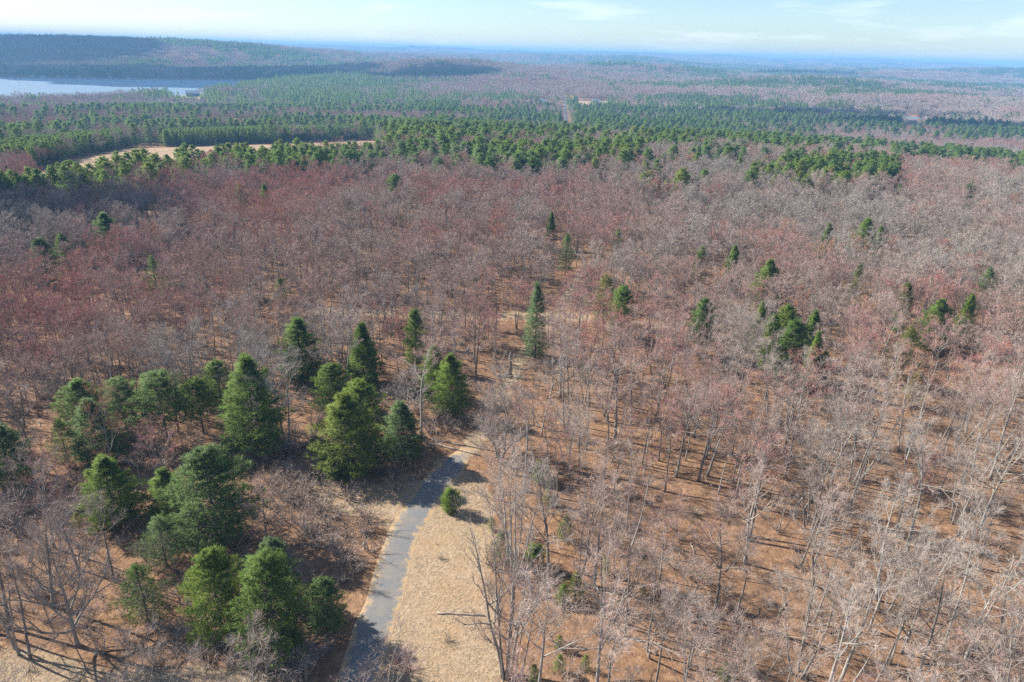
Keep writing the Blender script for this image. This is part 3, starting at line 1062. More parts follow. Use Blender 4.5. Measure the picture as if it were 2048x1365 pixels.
# bare trees one can point at: (x, base y, top y, kind, form, tint, pale, wide, label)
BARES = [
 (1012, 1352, 930, "great_bare_tree", 0, .10, .35, 0.75, "great many-stemmed grey tree at the bottom of the grass opening"),
 (1000, 918, 768, "great_bare_tree", 2, .22, .25, 1.0, "bushy tan many-stemmed tree where the lane ends"),
 (815, 838, 745, "great_bare_tree", 1, .05, .45, 1.0, "round-crowned pale grey tree behind the blue-green pine"),
 (1115, 1012, 848, "bare_tree", 2, .93, .1, 1.0, "red-budded tree right of the lane's end, the reddest nearby"),
 (1012, 1075, 935, "bare_tree", 4, .10, .5, 0.8, "pale grey twin-stemmed tree on the edge of the grass opening"),
 (1040, 1085, 880, "bare_tree", 3, .15, .5, 0.8, "tall slim grey tree just behind the grass opening's edge"),
 (1252, 1065, 885, "bare_tree", 0, .12, .4, 0.9, "upright grey tree with silvery crown in the open right-hand woods"),
 (1300, 1205, 1048, "bare_tree", 2, .62, .7, 0.9, "pink-tipped tree with white branches in the lower right woods"),
 (1860, 1190, 1020, "bare_tree", 5, .05, 1.0, 0.9, "white-barked birch with brush-like crown at lower right"),
 (1110, 830, 730, "bare_tree", 6, .12, .5, 0.8, "silvery ascending tree right of the woodland track"),
 (155, 1290, 1050, "great_bare_tree", 1, .25, .3, 0.62, "wide low grey crown at lower left beside dry grass"),
 (1165, 1090, 985, "bare_tree", 1, .1, .4, 0.7, "slender grey tree above the green saplings in the woods"),
]
bare_xy = []
for x, yb, yt, kind, form, tint, pale, wide, label in BARES:
    p = on_ground(x, yb)
    lo, hi = 1.0, 40.0
    for _ in range(30):
        mid = 0.5 * (lo + hi)
        if project(p + np.array([0, 0, mid]))[1] > yt:
            lo = mid
        else:
            hi = mid
    make_tree("bare_tree", kind, form, p, lo, RNG.uniform(0, 6.28), tint, pale, label, None, "tree", wide)
    bare_xy.append((p[0], p[1]))
BXY = np.array(bare_xy)

def grid_points(r0, r1, step, seed, half=50.0):
    rg = np.random.default_rng(seed)
    n = int(r1 / step) + 1
    xs = np.arange(-n, n + 1) * step
    ys = np.arange(0, n + 1) * step
    X, Y = np.meshgrid(xs, ys)
    X = (X + rg.uniform(-0.5, 0.5, X.shape) * step * 0.95).ravel()
    Y = (Y + rg.uniform(-0.5, 0.5, Y.shape) * step * 0.95).ravel()
    r = np.hypot(X, Y)
    k = (r >= r0) & (r < r1) & (np.abs(np.degrees(np.arctan2(X, Y))) < half)
    return X[k], Y[k]

SHRUB_PX = [(560, 900), (640, 865), (780, 885), (850, 880), (905, 905), (830, 1010), (770, 1090), (720, 1240), (650, 1400), (430, 1400), (420, 1290), (680, 1280), (700, 1150), (560, 1080), (520, 960)]
GROVE_PX = [(-100, 900), (130, 820), (380, 830), (560, 760), (760, 770), (940, 760), (955, 850), (640, 905), (520, 1000), (480, 1100), (250, 1300), (-100, 1300)]
OPEN_PX = [(650, 1420), (720, 1240), (770, 1090), (830, 1005), (905, 910), (960, 900), (990, 960), (985, 1060), (975, 1150), (985, 1250), (1000, 1420)]
PINE_PX = [  # (polygon, chance that a tree there is a pine, height factor)
 ([(1270, 385), (1290, 340), (1400, 312), (1520, 308), (1700, 322), (1790, 345), (1800, 385), (1600, 392), (1400, 385)], .52, 1.0),
 ([(755, 260), (860, 248), (1000, 255), (1180, 285), (1300, 300), (1255, 350), (1050, 358), (900, 350), (760, 335)], .50, 1.0),
 ([(-200, 385), (100, 365), (300, 325), (480, 316), (760, 300), (765, 332), (600, 340), (420, 352), (220, 385), (90, 405), (-200, 430)], .62, 1.0),
 ([(1140, 208), (1350, 200), (1480, 210), (1560, 225), (1660, 262), (1560, 292), (1280, 292), (1150, 250)], .66, 1.05),
 ([(700, 205), (1000, 195), (1125, 200), (1125, 250), (1010, 252), (880, 232), (720, 215)], .48, 1.0),
 ([(1280, 300), (1300, 275), (1560, 275), (1700, 300), (1560, 318), (1400, 318)], .45, 1.0),
 ([(-200, 185), (700, 175), (700, 250), (-200, 275)], .33, 1.0),
 ([(440, 150), (900, 150), (1100, 180), (1100, 200), (700, 205), (440, 185)], .45, 1.0),
 ([(1560, 225), (1840, 215), (2100, 255), (2100, 290), (1850, 275), (1660, 262)], .55, 1.0),
 ([(800, 128), (960, 130), (1000, 160), (820, 165)], .8, 1.0),
]
HEDGE_PX = [[(-200, 354), (60, 343), (160, 314), (256, 296), (246, 282), (130, 298), (0, 318), (-200, 332)],     # base lines of the planted rows
            [(330, 295), (520, 288), (714, 281), (714, 270), (520, 277), (335, 284)]]
NO_TREES = HEDGE_PX + [[(1066, 222), (1072, 199), (1100, 199), (1100, 222)], [(1794, 270), (1803, 230), (1852, 230), (1848, 270)], FARFIELD_PX, CLEAR1_PX, CLEAR2_PX, HOUSE_LAWN_PX]

def near_tint(X, Y, ppx, ppy):
    t = 0.36 + 0.80 * vnoise(X / 24, Y / 24, 21) + 0.45 * vnoise(X / 80, Y / 80, 22)
    t = t + 0.12 * sstep(560, 440, ppy) * sstep(1500, 900, ppx)
    t = t + 0.10 * sstep(700, 300, ppx) * sstep(900, 700, ppy)
    t = t + RNG.normal(0, 0.14, X.shape)
    hot = RNG.random(X.shape) < 0.05
    t = np.where(hot, RNG.uniform(0.8, 1.0, X.shape), np.clip(t, 0, 0.92))
    return t

# --- near woods, r < 480
X, Y = grid_points(30, 480, 3.9, 101)
Z = terrain(X, Y)
q0 = project(np.stack([X, Y, Z], -1))
q8 = project(np.stack([X, Y, Z + 7], -1))
bx, by = q0[:, 0], q0[:, 1]
p = np.where(by > 1000, 0.56, np.where(by > 850, 0.70, 0.96))
p = np.where((bx < 1000) & (by > 1000), 0.30, p)
p = np.where(inside(GROVE_PX, bx, by), np.where(by < 900, 0.42, 0.22), p)
p = np.where(inside(SHRUB_PX, bx, by), 0.07, p)
p = np.where(inside(OPEN_PX, bx, by) & (q0[:, 2] > 5), 0.0, p)
p = np.where(dist_poly(TRACK_W, X, Y) < 3.6, 0.0, p)
p = np.where(inside([(965, 800), (985, 735), (1050, 715), (1075, 740), (1050, 800), (1000, 850)], bx, by), 0.08, p)
p = np.where(dist_poly(ROAD_W, X, Y) < 4.5, 0.0, p)
p = np.where(dist_poly(CROSS_W, X, Y) < 3.5, 0.0, p)
for poly in NO_TREES:
    p = np.where(inside(poly, bx, by), 0.0, p)
dpine = np.min(np.hypot(X[:, None] - PXY[None, :, 0], Y[:, None] - PXY[None, :, 1]), 1)
dbare = np.min(np.hypot(X[:, None] - BXY[None, :, 0], Y[:, None] - BXY[None, :, 1]), 1)
p = np.where((dpine < 3.6) | (dbare < 3.0), 0.0, p)
# keep the sight lines to the pointed-at pines open: few trees just in front of them
for (ax, ay, ah) in pine_xy:
    dd = math.hypot(ax, ay)
    ux, uy = ax / dd, ay / dd
    al, ac = (X - ax) * -ux + (Y - ay) * -uy, np.abs((X - ax) * uy - (Y - ay) * ux)
    p = np.where((al > 0) & (al < (16 if dd > 115 else 11)) & (ac < (3.4 if dd > 115 else 4.6)), p * (0.12 if dd > 115 else 0.15 if dd > 75 else 0.0), p)
keep = RNG.random(len(X)) < p
X, Y, Z, q0, q8 = X[keep], Y[keep], Z[keep], q0[keep], q8[keep]
pine_p = np.zeros(len(X))
for poly, ch, hf in PINE_PX:
    pine_p = np.maximum(pine_p, inside(poly, q8[:, 0], q8[:, 1]) * ch)
clus = vnoise(X / 45, Y / 45, 31)
pine_p = np.where(pine_p > 0.05, np.clip(pine_p + 1.3 * clus, 0, 1), pine_p)
is_pine = RNG.random(len(X)) < pine_p
near = dict(X=X, Y=Y, Z=Z, px=q0[:, 0], py=q0[:, 1], tint=near_tint(X, Y, q0[:, 0], q0[:, 1]), pine=is_pine)
n = len(X)
near["h"] = np.where(is_pine, RNG.uniform(8.5, 17.5, n), np.clip(RNG.normal(15.8, 2.8, n), 8, 22))
small = (RNG.random(n) < 0.16) & ~is_pine
near["h"] = np.where(small, RNG.uniform(5, 9.5, n), near["h"])
near["rot"] = RNG.uniform(0, 6.28, n)
near["pale"] = np.clip(0.8 * RNG.beta(1.0, 3.4, n) + 0.06 * (near["px"] > 1000), 0, 1)
near["ptint"] = np.clip(0.42 + 0.5 * vnoise(X / 60, Y / 60, 41) + RNG.normal(0, 0.14, n), 0, 1)
near["wide"] = RNG.uniform(0.9, 1.35, n)
near["h"] = near["h"] * np.where(is_pine, 1.0, 1 - 0.22 * sstep(95, 135, np.hypot(X, Y)))
near["h"] = near["h"] * np.where((q0[:, 0] < 800) & (q0[:, 1] < 440), 0.85, 1.0)
top = project(np.stack([X, Y, Z + near["h"] * 0.8], -1))
seen = (top[:, 0] > -30) & (top[:, 0] < 2078) & (top[:, 1] < 1365) & (top[:, 2] > 5)
size = near["h"] / np.hypot(np.hypot(X, Y), CAM_H) * seen

def place_words(px, py):
    """where a tree of the woods stands, told by things one can find in the picture"""
    if px < 1000:
        if py > 1130:
            return "on the brown slope at lower left below the pines"
        if py > 880:
            return "in the shaded brush among the pines of the grove"
        if py > 700:
            return "between and behind the pines of the grove"
        return "in the purple woods beyond the grove of pines"
    if py > 1250:
        return "along the bottom edge right of the great many-stemmed tree"
    if py > 1050:
        if px < 1350:
            return "in the open woods right of the grass opening"
        if px < 1720:
            return "in the middle of the leaf-strewn woods at lower right"
        return "by the right edge near the white-barked birch"
    if py > 880:
        if px < 1350:
            return "in the open woods behind the slim grey trees"
        if px < 1720:
            return "in the woods below the five-pine cluster"
        return "in the close woods at the right edge below the thin olive pine"
    return "in the close woods between the track and the five-pine cluster"

def look_words(t, pale, h):
    size_w = "young" if h < 9.6 else "tall" if h > 16.6 else "mid-height"
    col = "pale-barked" if pale > 0.62 else "grey" if t < 0.22 else "brownish" if t < 0.42 else "pink-tipped" if t < 0.68 else "red-tipped" if t < 0.93 else "orange-tipped"
    return size_w, col

# the bare trees that show largest stand singly; the rest of the near wood is one mass
order = np.argsort(-size * (~is_pine))
single = np.zeros(n, bool)
single[order[:288]] = True
single &= ~is_pine
porder = np.argsort(-size * is_pine)
psingle = np.zeros(n, bool)
psingle[porder[:150]] = True
psingle &= is_pine & (size > 0)
bare_forms = RNG.integers(0, 12, n)
rows = {}
for i in np.where(single)[0]:
    sw, cw = look_words(near["tint"][i], near["pale"][i], near["h"][i])
    rows.setdefault((sw, cw, place_words(near["px"][i], near["py"][i])), []).append(i)
_T = ["", "", "twenty", "thirty", "forty", "fifty", "sixty"]
_U = ["", "first", "second", "third", "fourth", "fifth", "sixth", "seventh", "eighth", "ninth"]
ORD = ["first", "second", "third", "fourth", "fifth", "sixth", "seventh", "eighth", "ninth", "tenth", "eleventh", "twelfth", "thirteenth", "fourteenth",
       "fifteenth", "sixteenth", "seventeenth", "eighteenth", "nineteenth"]
for _k in range(20, 70):
    ORD.append(_T[_k // 10][:-1] + "ieth" if _k % 10 == 0 else _T[_k // 10] + "-" + _U[_k % 10])
for (sw, cw, place), ids in rows.items():
    ids.sort(key=lambda i: near["px"][i])
    for k, i in enumerate(ids):
        if len(ids) == 1:
            lab = "%s %s bare tree %s" % (sw, cw, place)
        elif k == len(ids) - 1:
            lab = "rightmost %s %s bare tree %s" % (sw, cw, place)
        elif k == 0:
            lab = "leftmost %s %s bare tree %s" % (sw, cw, place)
        else:
            lab = "%s from left, %s %s bare tree %s" % (ORD[k], sw, cw, place)
        w = lab.split()
        make_tree("bare_tree", "bare_tree", int(bare_forms[i]), (near["X"][i], near["Y"][i], near["Z"][i]), near["h"][i], near["rot"][i],
                  near["tint"][i], near["pale"][i], " ".join(w[:16]), "bare trees " + place, "tree", near["wide"][i],
                  tuple(RNG.normal(0, 0.13 if RNG.random() < 0.15 else 0.045, 2)))
prows = {}
for i in np.where(psingle)[0]:
    x, y = near["px"][i], near["py"][i]
    g = "far belt of pines at left" if x < 1000 else "belt of pines in the centre distance" if x < 1265 else "pine wood in the right distance"
    c = "bluish" if near["ptint"][i] < 0.28 else "yellow-green" if near["ptint"][i] > 0.62 else "dark green" if near["ptint"][i] < 0.45 else "mid-green"
    prows.setdefault((g, c), []).append(i)
for (g, c), ids in prows.items():
    ids.sort(key=lambda i: near["px"][i])
    for k, i in enumerate(ids):
        if k == 0:
            lab = "leftmost %s pine in the %s" % (c, g)
        elif k == len(ids) - 1:
            lab = "rightmost %s pine in the %s" % (c, g)
        else:
            lab = "%s %s pine from left in the %s" % (ORD[k], c, g)
        make_tree("pine_tree", "far_pine_tree", int(i % 5), (near["X"][i], near["Y"][i], near["Z"][i]), near["h"][i], near["rot"][i],
                  near["ptint"][i], 0.0, lab, "pines of the " + g, "pine tree", near["wide"][i])

def mass(name, sel, kind, label, category, D, tint, forms, Hnom):
    k = np.where(sel)[0]
    if not len(k):
        return
    s = D["h"][k] / Hnom
    scl = np.stack([s * D["wide"][k], s * D["wide"][k], s], 1)
    P = np.stack([D["X"][k], D["Y"][k], D["Z"][k]], 1)
    scatter(name, P, PROTO[kind], forms[k], D["rot"][k], scl, D[tint][k], D["pale"][k], label, category, RNG.normal(0, 0.045, (len(k), 2)))

r = np.hypot(near["X"], near["Y"])
rest = ~single & ~is_pine
mass("bare_woods", rest & (r < 105), "bare_tree", "close mass of bare grey and red-tipped trees behind the single ones", "woods", near, "tint", bare_forms, 17.0)
mass("bare_woods", rest & (r >= 105), "far_bare_tree", "red and purple haze of bare tree crowns in the middle distance", "woods", near, "tint", RNG.integers(0, 6, n), 17.0)
mass("pine_woods", is_pine & ~psingle, "far_pine_tree", "scattered green pines of the middle distance", "woods", near, "ptint", RNG.integers(0, 5, n), 16.0)

# --- middle woods, 480 to 1250 m
X, Y = grid_points(480, 1250, 6.2, 102, 46)
Z = terrain(X, Y)
q0 = project(np.stack([X, Y, Z], -1))
q8 = project(np.stack([X, Y, Z + 8], -1))
keep = np.ones(len(X), bool)
for poly in NO_TREES:
    keep &= ~inside(poly, q0[:, 0], q0[:, 1])
keep &= (lake_d(X, Y) > 45) & (np.hypot(X - POND[0], Y - POND[1]) > 40) & (dist_poly(FAR_ROAD_W, X, Y) > 8)
keep &= RNG.random(len(X)) < 0.95
X, Y, Z, q0, q8 = X[keep], Y[keep], Z[keep], q0[keep], q8[keep]
n = len(X)
pine_p = np.full(n, 0.16)
for poly, ch, hf in PINE_PX:
    pine_p = np.where(inside(poly, q8[:, 0], q8[:, 1]), np.maximum(pine_p, ch), pine_p)
pine_p = np.clip(pine_p + 1.2 * vnoise(X / 60, Y / 60, 51) + 1.2 * vnoise(X / 170, Y / 130, 52), 0.02, 0.97)
is_pine = RNG.random(n) < pine_p
mid = dict(X=X, Y=Y, Z=Z, px=q0[:, 0], py=q0[:, 1], tint=np.clip(near_tint(X, Y, q0[:, 0], q0[:, 1] * 0 + 520), 0, 1), pale=RNG.beta(1.2, 3, n),
           h=np.where(is_pine, RNG.uniform(8.5, 19.5, n), RNG.uniform(9, 16, n)),
           rot=RNG.uniform(0, 6.28, n), wide=RNG.uniform(0.85, 1.5, n),
           ptint=np.clip(0.36 + 0.5 * vnoise(X / 90, Y / 90, 53) + RNG.normal(0, 0.13, n), 0, 1))
mass("bare_woods", ~is_pine, "far_bare_tree", "distant purple-grey bare woods between the pine stands", "woods", mid, "tint", RNG.integers(0, 6, n), 17.0)
mass("pine_woods", is_pine, "far_pine_tree", "distant dark green pine stands and plantation rows", "woods", mid, "ptint", RNG.integers(0, 5, n), 16.0)

# planted pine rows behind the far field
X, Y = grid_points(380, 1000, 3.4, 103, 46)
Z = terrain(X, Y)
q0 = project(np.stack([X, Y, Z], -1))
k = np.zeros(len(X), bool)
for poly in HEDGE_PX:
    k |= inside(poly, q0[:, 0], q0[:, 1])
X, Y, Z = X[k], Y[k], Z[k]
n = len(X)
plant = dict(X=X, Y=Y, Z=Z, h=RNG.uniform(10.2, 12.2, n), rot=RNG.uniform(0, 6.28, n), wide=RNG.uniform(0.75, 0.95, n), pale=np.zeros(n), ptint=np.clip(RNG.normal(0.45, 0.1, n), 0, 1))
mass("pine_plantation", np.ones(n, bool), "far_pine_tree", "dense even-topped planted pine rows behind the far tan field", "woods", plant, "ptint", RNG.integers(0, 5, n), 16.0)

# --- far woods: clumps of trees out to the ridges
def far_woods(r0, r1, step, seed, scale):
    X, Y = grid_points(r0, r1, step, seed, 44)
    Z = terrain(X, Y)
    keep = (lake_d(X, Y) > 52) & (np.hypot(X - POND[0], Y - POND[1]) > 60)
    q0 = project(np.stack([X, Y, Z], -1))
    for poly in NO_TREES:
        keep &= ~inside(poly, q0[:, 0], q0[:, 1])
    keep &= dist_poly(FAR_ROAD_W, X, Y) > 13
    X, Y, Z, q0 = X[keep], Y[keep], Z[keep], q0[keep]
    n = len(X)
    pp_ = np.where((X < -500) & (Y > 1900), 0.16, 0.24)
    for poly, ch, hf in PINE_PX:
        pp_ = np.where(inside(poly, q0[:, 0], q0[:, 1]), np.maximum(pp_, ch), pp_)
    pp_ = pp_ + 1.6 * vnoise(X / 190, Y / 130, seed) + 1.5 * vnoise(X / 700, Y / 380, seed + 1)
    pine = RNG.random(n) < np.clip(pp_, 0.03, 0.96)
    s = RNG.uniform(0.85, 1.12, n)
    scl = np.stack([s * scale, s * scale, s], 1)
    P = np.stack([X, Y, Z], 1)
    rot, idx = RNG.uniform(0, 6.28, n), RNG.integers(0, 5, n)
    tint = np.clip(0.34 + 0.4 * vnoise(X / 300, Y / 200, seed + 2) + RNG.normal(0, 0.12, n), 0, 1)
    pt = np.clip(0.33 + 0.4 * vnoise(X / 300, Y / 200, seed + 3) + RNG.normal(0, 0.12, n), 0, 1)
    return P, idx, rot, scl, tint, pt, pine, n
for r0, r1, step, seed, scale in ((1250, 2900, 22, 201, 1.0), (2900, 6500, 44, 211, 1.9), (6500, 13500, 110, 221, 4.6)):
    P, idx, rot, scl, tint, pt, pine, n = far_woods(r0, r1, step, seed, scale)
    where = {1250: "beyond the pine stands", 2900: "on the blue far hills", 6500: "fading on the horizon ridges"}[r0]
    for sel, kind, t, nm, lb in ((~pine, "bare_clump", tint, "bare_woods", "bare purple woods "), (pine, "pine_clump", pt, "pine_woods", "dark conifer woods ")):
        scatter(nm, P[sel], PROTO[kind], idx[sel], rot[sel], scl[sel], t[sel], np.full(sel.sum(), 0.2), lb + where, "woods")

# ------------------------------------------------------------------ shrubs and saplings
SHRUBS = [(700, 1000, 2.6, .30), (655, 985, 2.4, .35), (740, 1105, 2.6, .2), (725, 1065, 2.2, .15), (690, 1120, 3.0, .12), (655, 1090, 3.0, .2), (610, 1060, 3.2, .25),
          (630, 1030, 2.6, .3), (590, 1010, 2.6, .3), (560, 985, 2.8, .35), (600, 955, 2.4, .4), (640, 930, 2.4, .35), (690, 1160, 2.6, .1), (720, 1140, 2.0, .15),
          (860, 870, 3.0, .3), (900, 860, 3.2, .3), (835, 880, 2.6, .35), (880, 845, 3.0, .25), (925, 840, 2.8, .3), (795, 950, 1.8, .4), (760, 950, 1.8, .35),
          (895, 1285, 1.1, .3), (940, 1035, 1.2, .3), (430, 1115, 2.4, .98), (400, 1135, 2.2, .97), (470, 1110, 2.2, .96), (375, 1130, 2.0, .95), (350, 1150, 2.0, .9),
          (540, 925, 3.0, .25), (580, 900, 3.0, .25), (620, 880, 3.0, .25), (640, 845, 3.0, .3), (60, 1020, 4.0, .2), (20, 1050, 4.2, .15), (110, 1050, 3.8, .2), (160, 1010, 3.4, .2),
          (820, 1350, 1.8, .85), (800, 1330, 1.4, .8), (600, 1330, 3.4, .0), (570, 1340, 3.6, .0), (640, 1320, 2.2, .3), (660, 1300, 2.0, .35),
          (1040, 1160, 2.2, .1), (1070, 1150, 2.4, .05), (1100, 1165, 2.2, .1), (1060, 1075, 2.0, .2), (1020, 1110, 2.2, .1), (1380, 1150, 2.6, .1), (1350, 1135, 2.4, .1), (1410, 1165, 2.2, .12)]
sh_place = lambda x, y: ("by the end of the lane" if y < 900 and 790 < x < 960 else "on the dry grass" if 780 < x < 960 else "under the great grey-green pine" if 330 < x < 500 and y > 1100
                         else "in the deep shade at the left edge" if x < 200 else "at the bottom edge left of the lane" if x < 700 and y > 1280 else "left of the lane" if x < 780 else "right of the grass opening")
srow = {}
for k, (x, y, h, t) in enumerate(SHRUBS):
    c = "orange-red" if t > 0.8 else "pale grey" if t < 0.13 else "grey-brown" if t < 0.28 else "brown"
    srow.setdefault((c, sh_place(x, y)), []).append((x, y, h, t, k))
for (c, pl), it in srow.items():
    it.sort()
    for j, (x, y, h, t, k) in enumerate(it):
        pre = "" if len(it) == 1 else "leftmost " if j == 0 else "rightmost " if j == len(it) - 1 else ORD[j] + " from left, "
        make_tree("shrub", "shrub", k % 4, on_ground(x, y), h, RNG.uniform(0, 6.28), t, 0.1, "%s%s bare rounded shrub %s" % (pre, c, pl), "bare shrubs " + pl, "shrub",
                  RNG.uniform(1.1, 1.5), parts=("stems", "twigs"))

SAPLINGS = [(1083, 965, 3.4, "pine sapling by the red-budded tree"), (1095, 1010, 3.0, "yellowish pine sapling behind the slim grey trees"), (1130, 1082, 4.0, "tall narrow pine sapling against a grey trunk"),
            (1070, 1135, 3.2, "bright pine sapling right of the grass opening"), (1000, 1120, 4.2, "hazy pine sapling behind the great many-stemmed tree"), (1150, 1200, 4.0, "broad hazy pine sapling in the lower woods"),
            (1125, 1210, 3.0, "smaller pine sapling left of the broad hazy one"), (983, 1060, 2.0, "little pine sapling on the edge of the grass opening"), (1118, 1300, 2.0, "low pine sapling at the foot of the great tree's shadow"),
            (1118, 1345, 2.4, "pine sapling on the bottom edge right of the great tree"), (1068, 1362, 2.2, "pine sapling touching the bottom edge by the great tree"), (1240, 1218, 1.4, "tiny yellow pine sapling on leaf litter"),
            (1285, 1195, 1.8, "low yellow-green sapling under the pink-tipped tree"), (1450, 1362, 2.6, "green sapling on the bottom edge of the right-hand woods"), (160, 1058, 2.6, "small bright pine sapling left of the yellow-green pine"),
            (530, 1318, 2.6, "low bright sapling below the big dark pine"), (1165, 760, 3.4, "small olive sapling beside the woodland track"), (1065, 770, 1.8, "tiny dark sapling on the woodland track"),
            (1210, 1150, 2.4, "dark small sapling in the woods' shade"), (1170, 1340, 2.0, "faint sapling in the lower woods by fallen leaves")]
for k, (x, y, h, lab) in enumerate(SAPLINGS):
    make_tree("pine_sapling", "pine_tree", 5 if k in (0, 3) else 4, on_ground(x, y), h, RNG.uniform(0, 6.28), 0.55 + 0.4 * ((k * 37) % 10) / 10, 0.0, lab, "pine saplings in the near woods", "sapling",
              1.0 if k in (0, 3) else 1.35)

# undergrowth: thin brush under the near trees
X, Y = grid_points(34, 190, 2.2, 301, 48)
Z = terrain(X, Y)
q0 = project(np.stack([X, Y, Z], -1))
p = 0.30 + 0.7 * vnoise(X / 18, Y / 18, 61)
p = np.where(inside(SHRUB_PX, q0[:, 0], q0[:, 1]), 0.8, p)
p = np.where(inside(GROVE_PX, q0[:, 0], q0[:, 1]), p + 0.30, p)
p = np.where((q0[:, 0] < 700) & (q0[:, 1] > 930), p + 0.42, p)
p = np.where(inside(OPEN_PX, q0[:, 0], q0[:, 1]) & (q0[:, 2] > 5), 0.05, p)
p = np.where((dist_poly(ROAD_W, X, Y) < 4.2) | (dist_poly(TRACK_W, X, Y) < 2), 0.0, p)
p = np.where(inside(CORNER_PX, q0[:, 0], q0[:, 1]) | inside(VERGE_PX, q0[:, 0], q0[:, 1]), p * 0.25, p)
k = RNG.random(len(X)) < p
X, Y, Z = X[k], Y[k], Z[k]
n = len(X)
s = RNG.uniform(0.35, 1.0, n) * np.where(inside(OPEN_PX, *project(np.stack([X, Y, Z], -1))[:, :2].T), 0.45, 1.0) * np.where(inside(SHRUB_PX, *project(np.stack([X, Y, Z], -1))[:, :2].T), 1.5, 1.0)
scatter("undergrowth", np.stack([X, Y, Z], 1), PROTO["shrub"], RNG.integers(0, 4, n), RNG.uniform(0, 6.28, n), np.stack([s * 1.3, s * 1.3, s], 1),
        np.clip(RNG.normal(0.3, 0.14, n), 0, 1), RNG.uniform(0, 0.3, n), "low bare brush under the near trees and along the lane", "undergrowth")

# dry grass tufts on the openings
def grass_tuft(seed):
    rg = np.random.default_rng(seed)
    g = Geo()
    m = 26
    az = rg.uniform(0, 6.28, m)
    o = np.stack([rg.normal(0, 0.16, m), rg.normal(0, 0.16, m), np.full(m, -0.03)], 1)
    e = np.stack([np.cos(az) * 0.8, np.sin(az) * 0.8, rg.uniform(0.3, 0.9, m)], 1)
    x = np.stack([-np.sin(az), np.cos(az), np.zeros(m)], 1)
    V = np.stack([o - x * 0.025, o + x * 0.025, o + e * rg.uniform(0.2, 0.45, (m, 1))], 1).reshape(-1, 3)
    g.add(V, np.arange(m * 3).reshape(-1, 3), np.tile([0, 0, 1], m))
    return g
register_low("grass_tuft", [grass_tuft(k) for k in range(4)], [M_DRY])
X, Y = grid_points(34, 130, 0.55, 302, 46)
Z = terrain(X, Y)
q0 = project(np.stack([X, Y, Z], -1))
g_in = np.zeros(len(X), bool)
for poly in (FIELD_PX, VERGE_PX, CORNER_PX):
    g_in |= inside(poly, q0[:, 0], q0[:, 1])
k = g_in & (RNG.random(len(X)) < 0.42 + 0.9 * vnoise(X / 5, Y / 5, 62)) & (dist_poly(ROAD_W, X, Y) > 2.4)
X, Y, Z = X[k], Y[k], Z[k]
n = len(X)
s = RNG.uniform(0.5, 1.1, n)
scatter("dry_grass", np.stack([X, Y, Z], 1), PROTO["grass_tuft"], RNG.integers(0, 4, n), RNG.uniform(0, 6.28, n), np.stack([s, s, s * 0.8], 1),
        np.zeros(n), np.zeros(n), "short matted tan grass on the openings by the lane", "grass")

# fallen branches strewn on the wood's floor
def stick(seed):
    rg = np.random.default_rng(seed)
    g = Geo()
    L = rg.uniform(2, 5)
    Q = np.stack([np.linspace(0, L, 6), rg.normal(0, 0.12, 6).cumsum(), 0.06 + rg.uniform(0, 0.12, 6)], 1)
    tube(g, Q, np.linspace(0.07, 0.02, 6), 4)
    for _ in range(4):
        i = rg.integers(1, 5)
        e = Q[i] + np.array([rg.uniform(0.3, 0.9), rg.choice([-1, 1]) * rg.uniform(0.3, 0.9), rg.uniform(0, 0.4)])
        tube(g, [Q[i], e], [0.03, 0.01], 3)
    return g
register_low("stick", [stick(k) for k in range(6)], [M_LOG])
X, Y = grid_points(34, 170, 4.5, 303, 46)
Z = terrain(X, Y)
q0 = project(np.stack([X, Y, Z], -1))
k = (RNG.random(len(X)) < 0.4) & ~(inside(OPEN_PX, q0[:, 0], q0[:, 1]) & (q0[:, 2] > 5)) & (dist_poly(ROAD_W, X, Y) > 4)
X, Y, Z = X[k], Y[k], Z[k]
n = len(X)
s = RNG.uniform(0.5, 1.3, n)
scatter("forest_debris", np.stack([X, Y, Z], 1), PROTO["stick"], RNG.integers(0, 6, n), RNG.uniform(0, 6.28, n), np.stack([s, s, s], 1),
        np.zeros(n), np.zeros(n), "fallen branches strewn over the woodland leaf litter", "debris")

# fallen logs one can point at
def fallen_log(p0, p1, r, label, seed):
    rg = np.random.default_rng(seed)
    a, b = on_ground(*p0), on_ground(*p1)
    n = 9
    xy = np.array([a[:2] + (b[:2] - a[:2]) * t for t in np.linspace(0, 1, n)]) + rg.normal(0, 0.06, (n, 2))
    P = np.column_stack([xy, terrain(xy[:, 0], xy[:, 1]) + r * 0.7])
    c = P[0].copy()
    e = bpy.data.objects.new("fallen_log", None)
    e.location = c
    COL.objects.link(e)
    tag(e, label, "log", "fallen logs near the lane")
    g = Geo()
    tube(g, P - c, np.linspace(r, r * 0.5, n), 7)
    put("trunk", g.mesh("log_trunk", [M_LOG], True), e)
    for _ in range(4):
        i = rg.integers(3, n - 1)
        g = Geo()
        d = np.array([rg.uniform(0.4, 1.2), rg.uniform(-1, 1), rg.uniform(0.2, 0.9)])
        tube(g, [P[i] - c, P[i] - c + d * 0.6, P[i] - c + d * 1.1 + np.array([0, 0, .1])], [r * 0.35, r * 0.2, 0.01], 4)
        put("branch_stub", g.mesh("log_stub", [M_LOG]), e)
fallen_log((872, 1227), (970, 1233), 0.13, "thin fallen pole lying across the dry grass", 1)
fallen_log((850, 886), (960, 912), 0.20, "long fallen trunk lying across the end of the lane", 2)
fallen_log((862, 880), (930, 893), 0.14, "shorter fallen trunk behind the long one at the lane's end", 3)
fallen_log((1028, 755), (1052, 762), 0.30, "thick fallen log across the woodland track", 4)
fallen_log((995, 752), (1022, 757), 0.28, "fallen log ending beside the snag on the woodland track", 5)

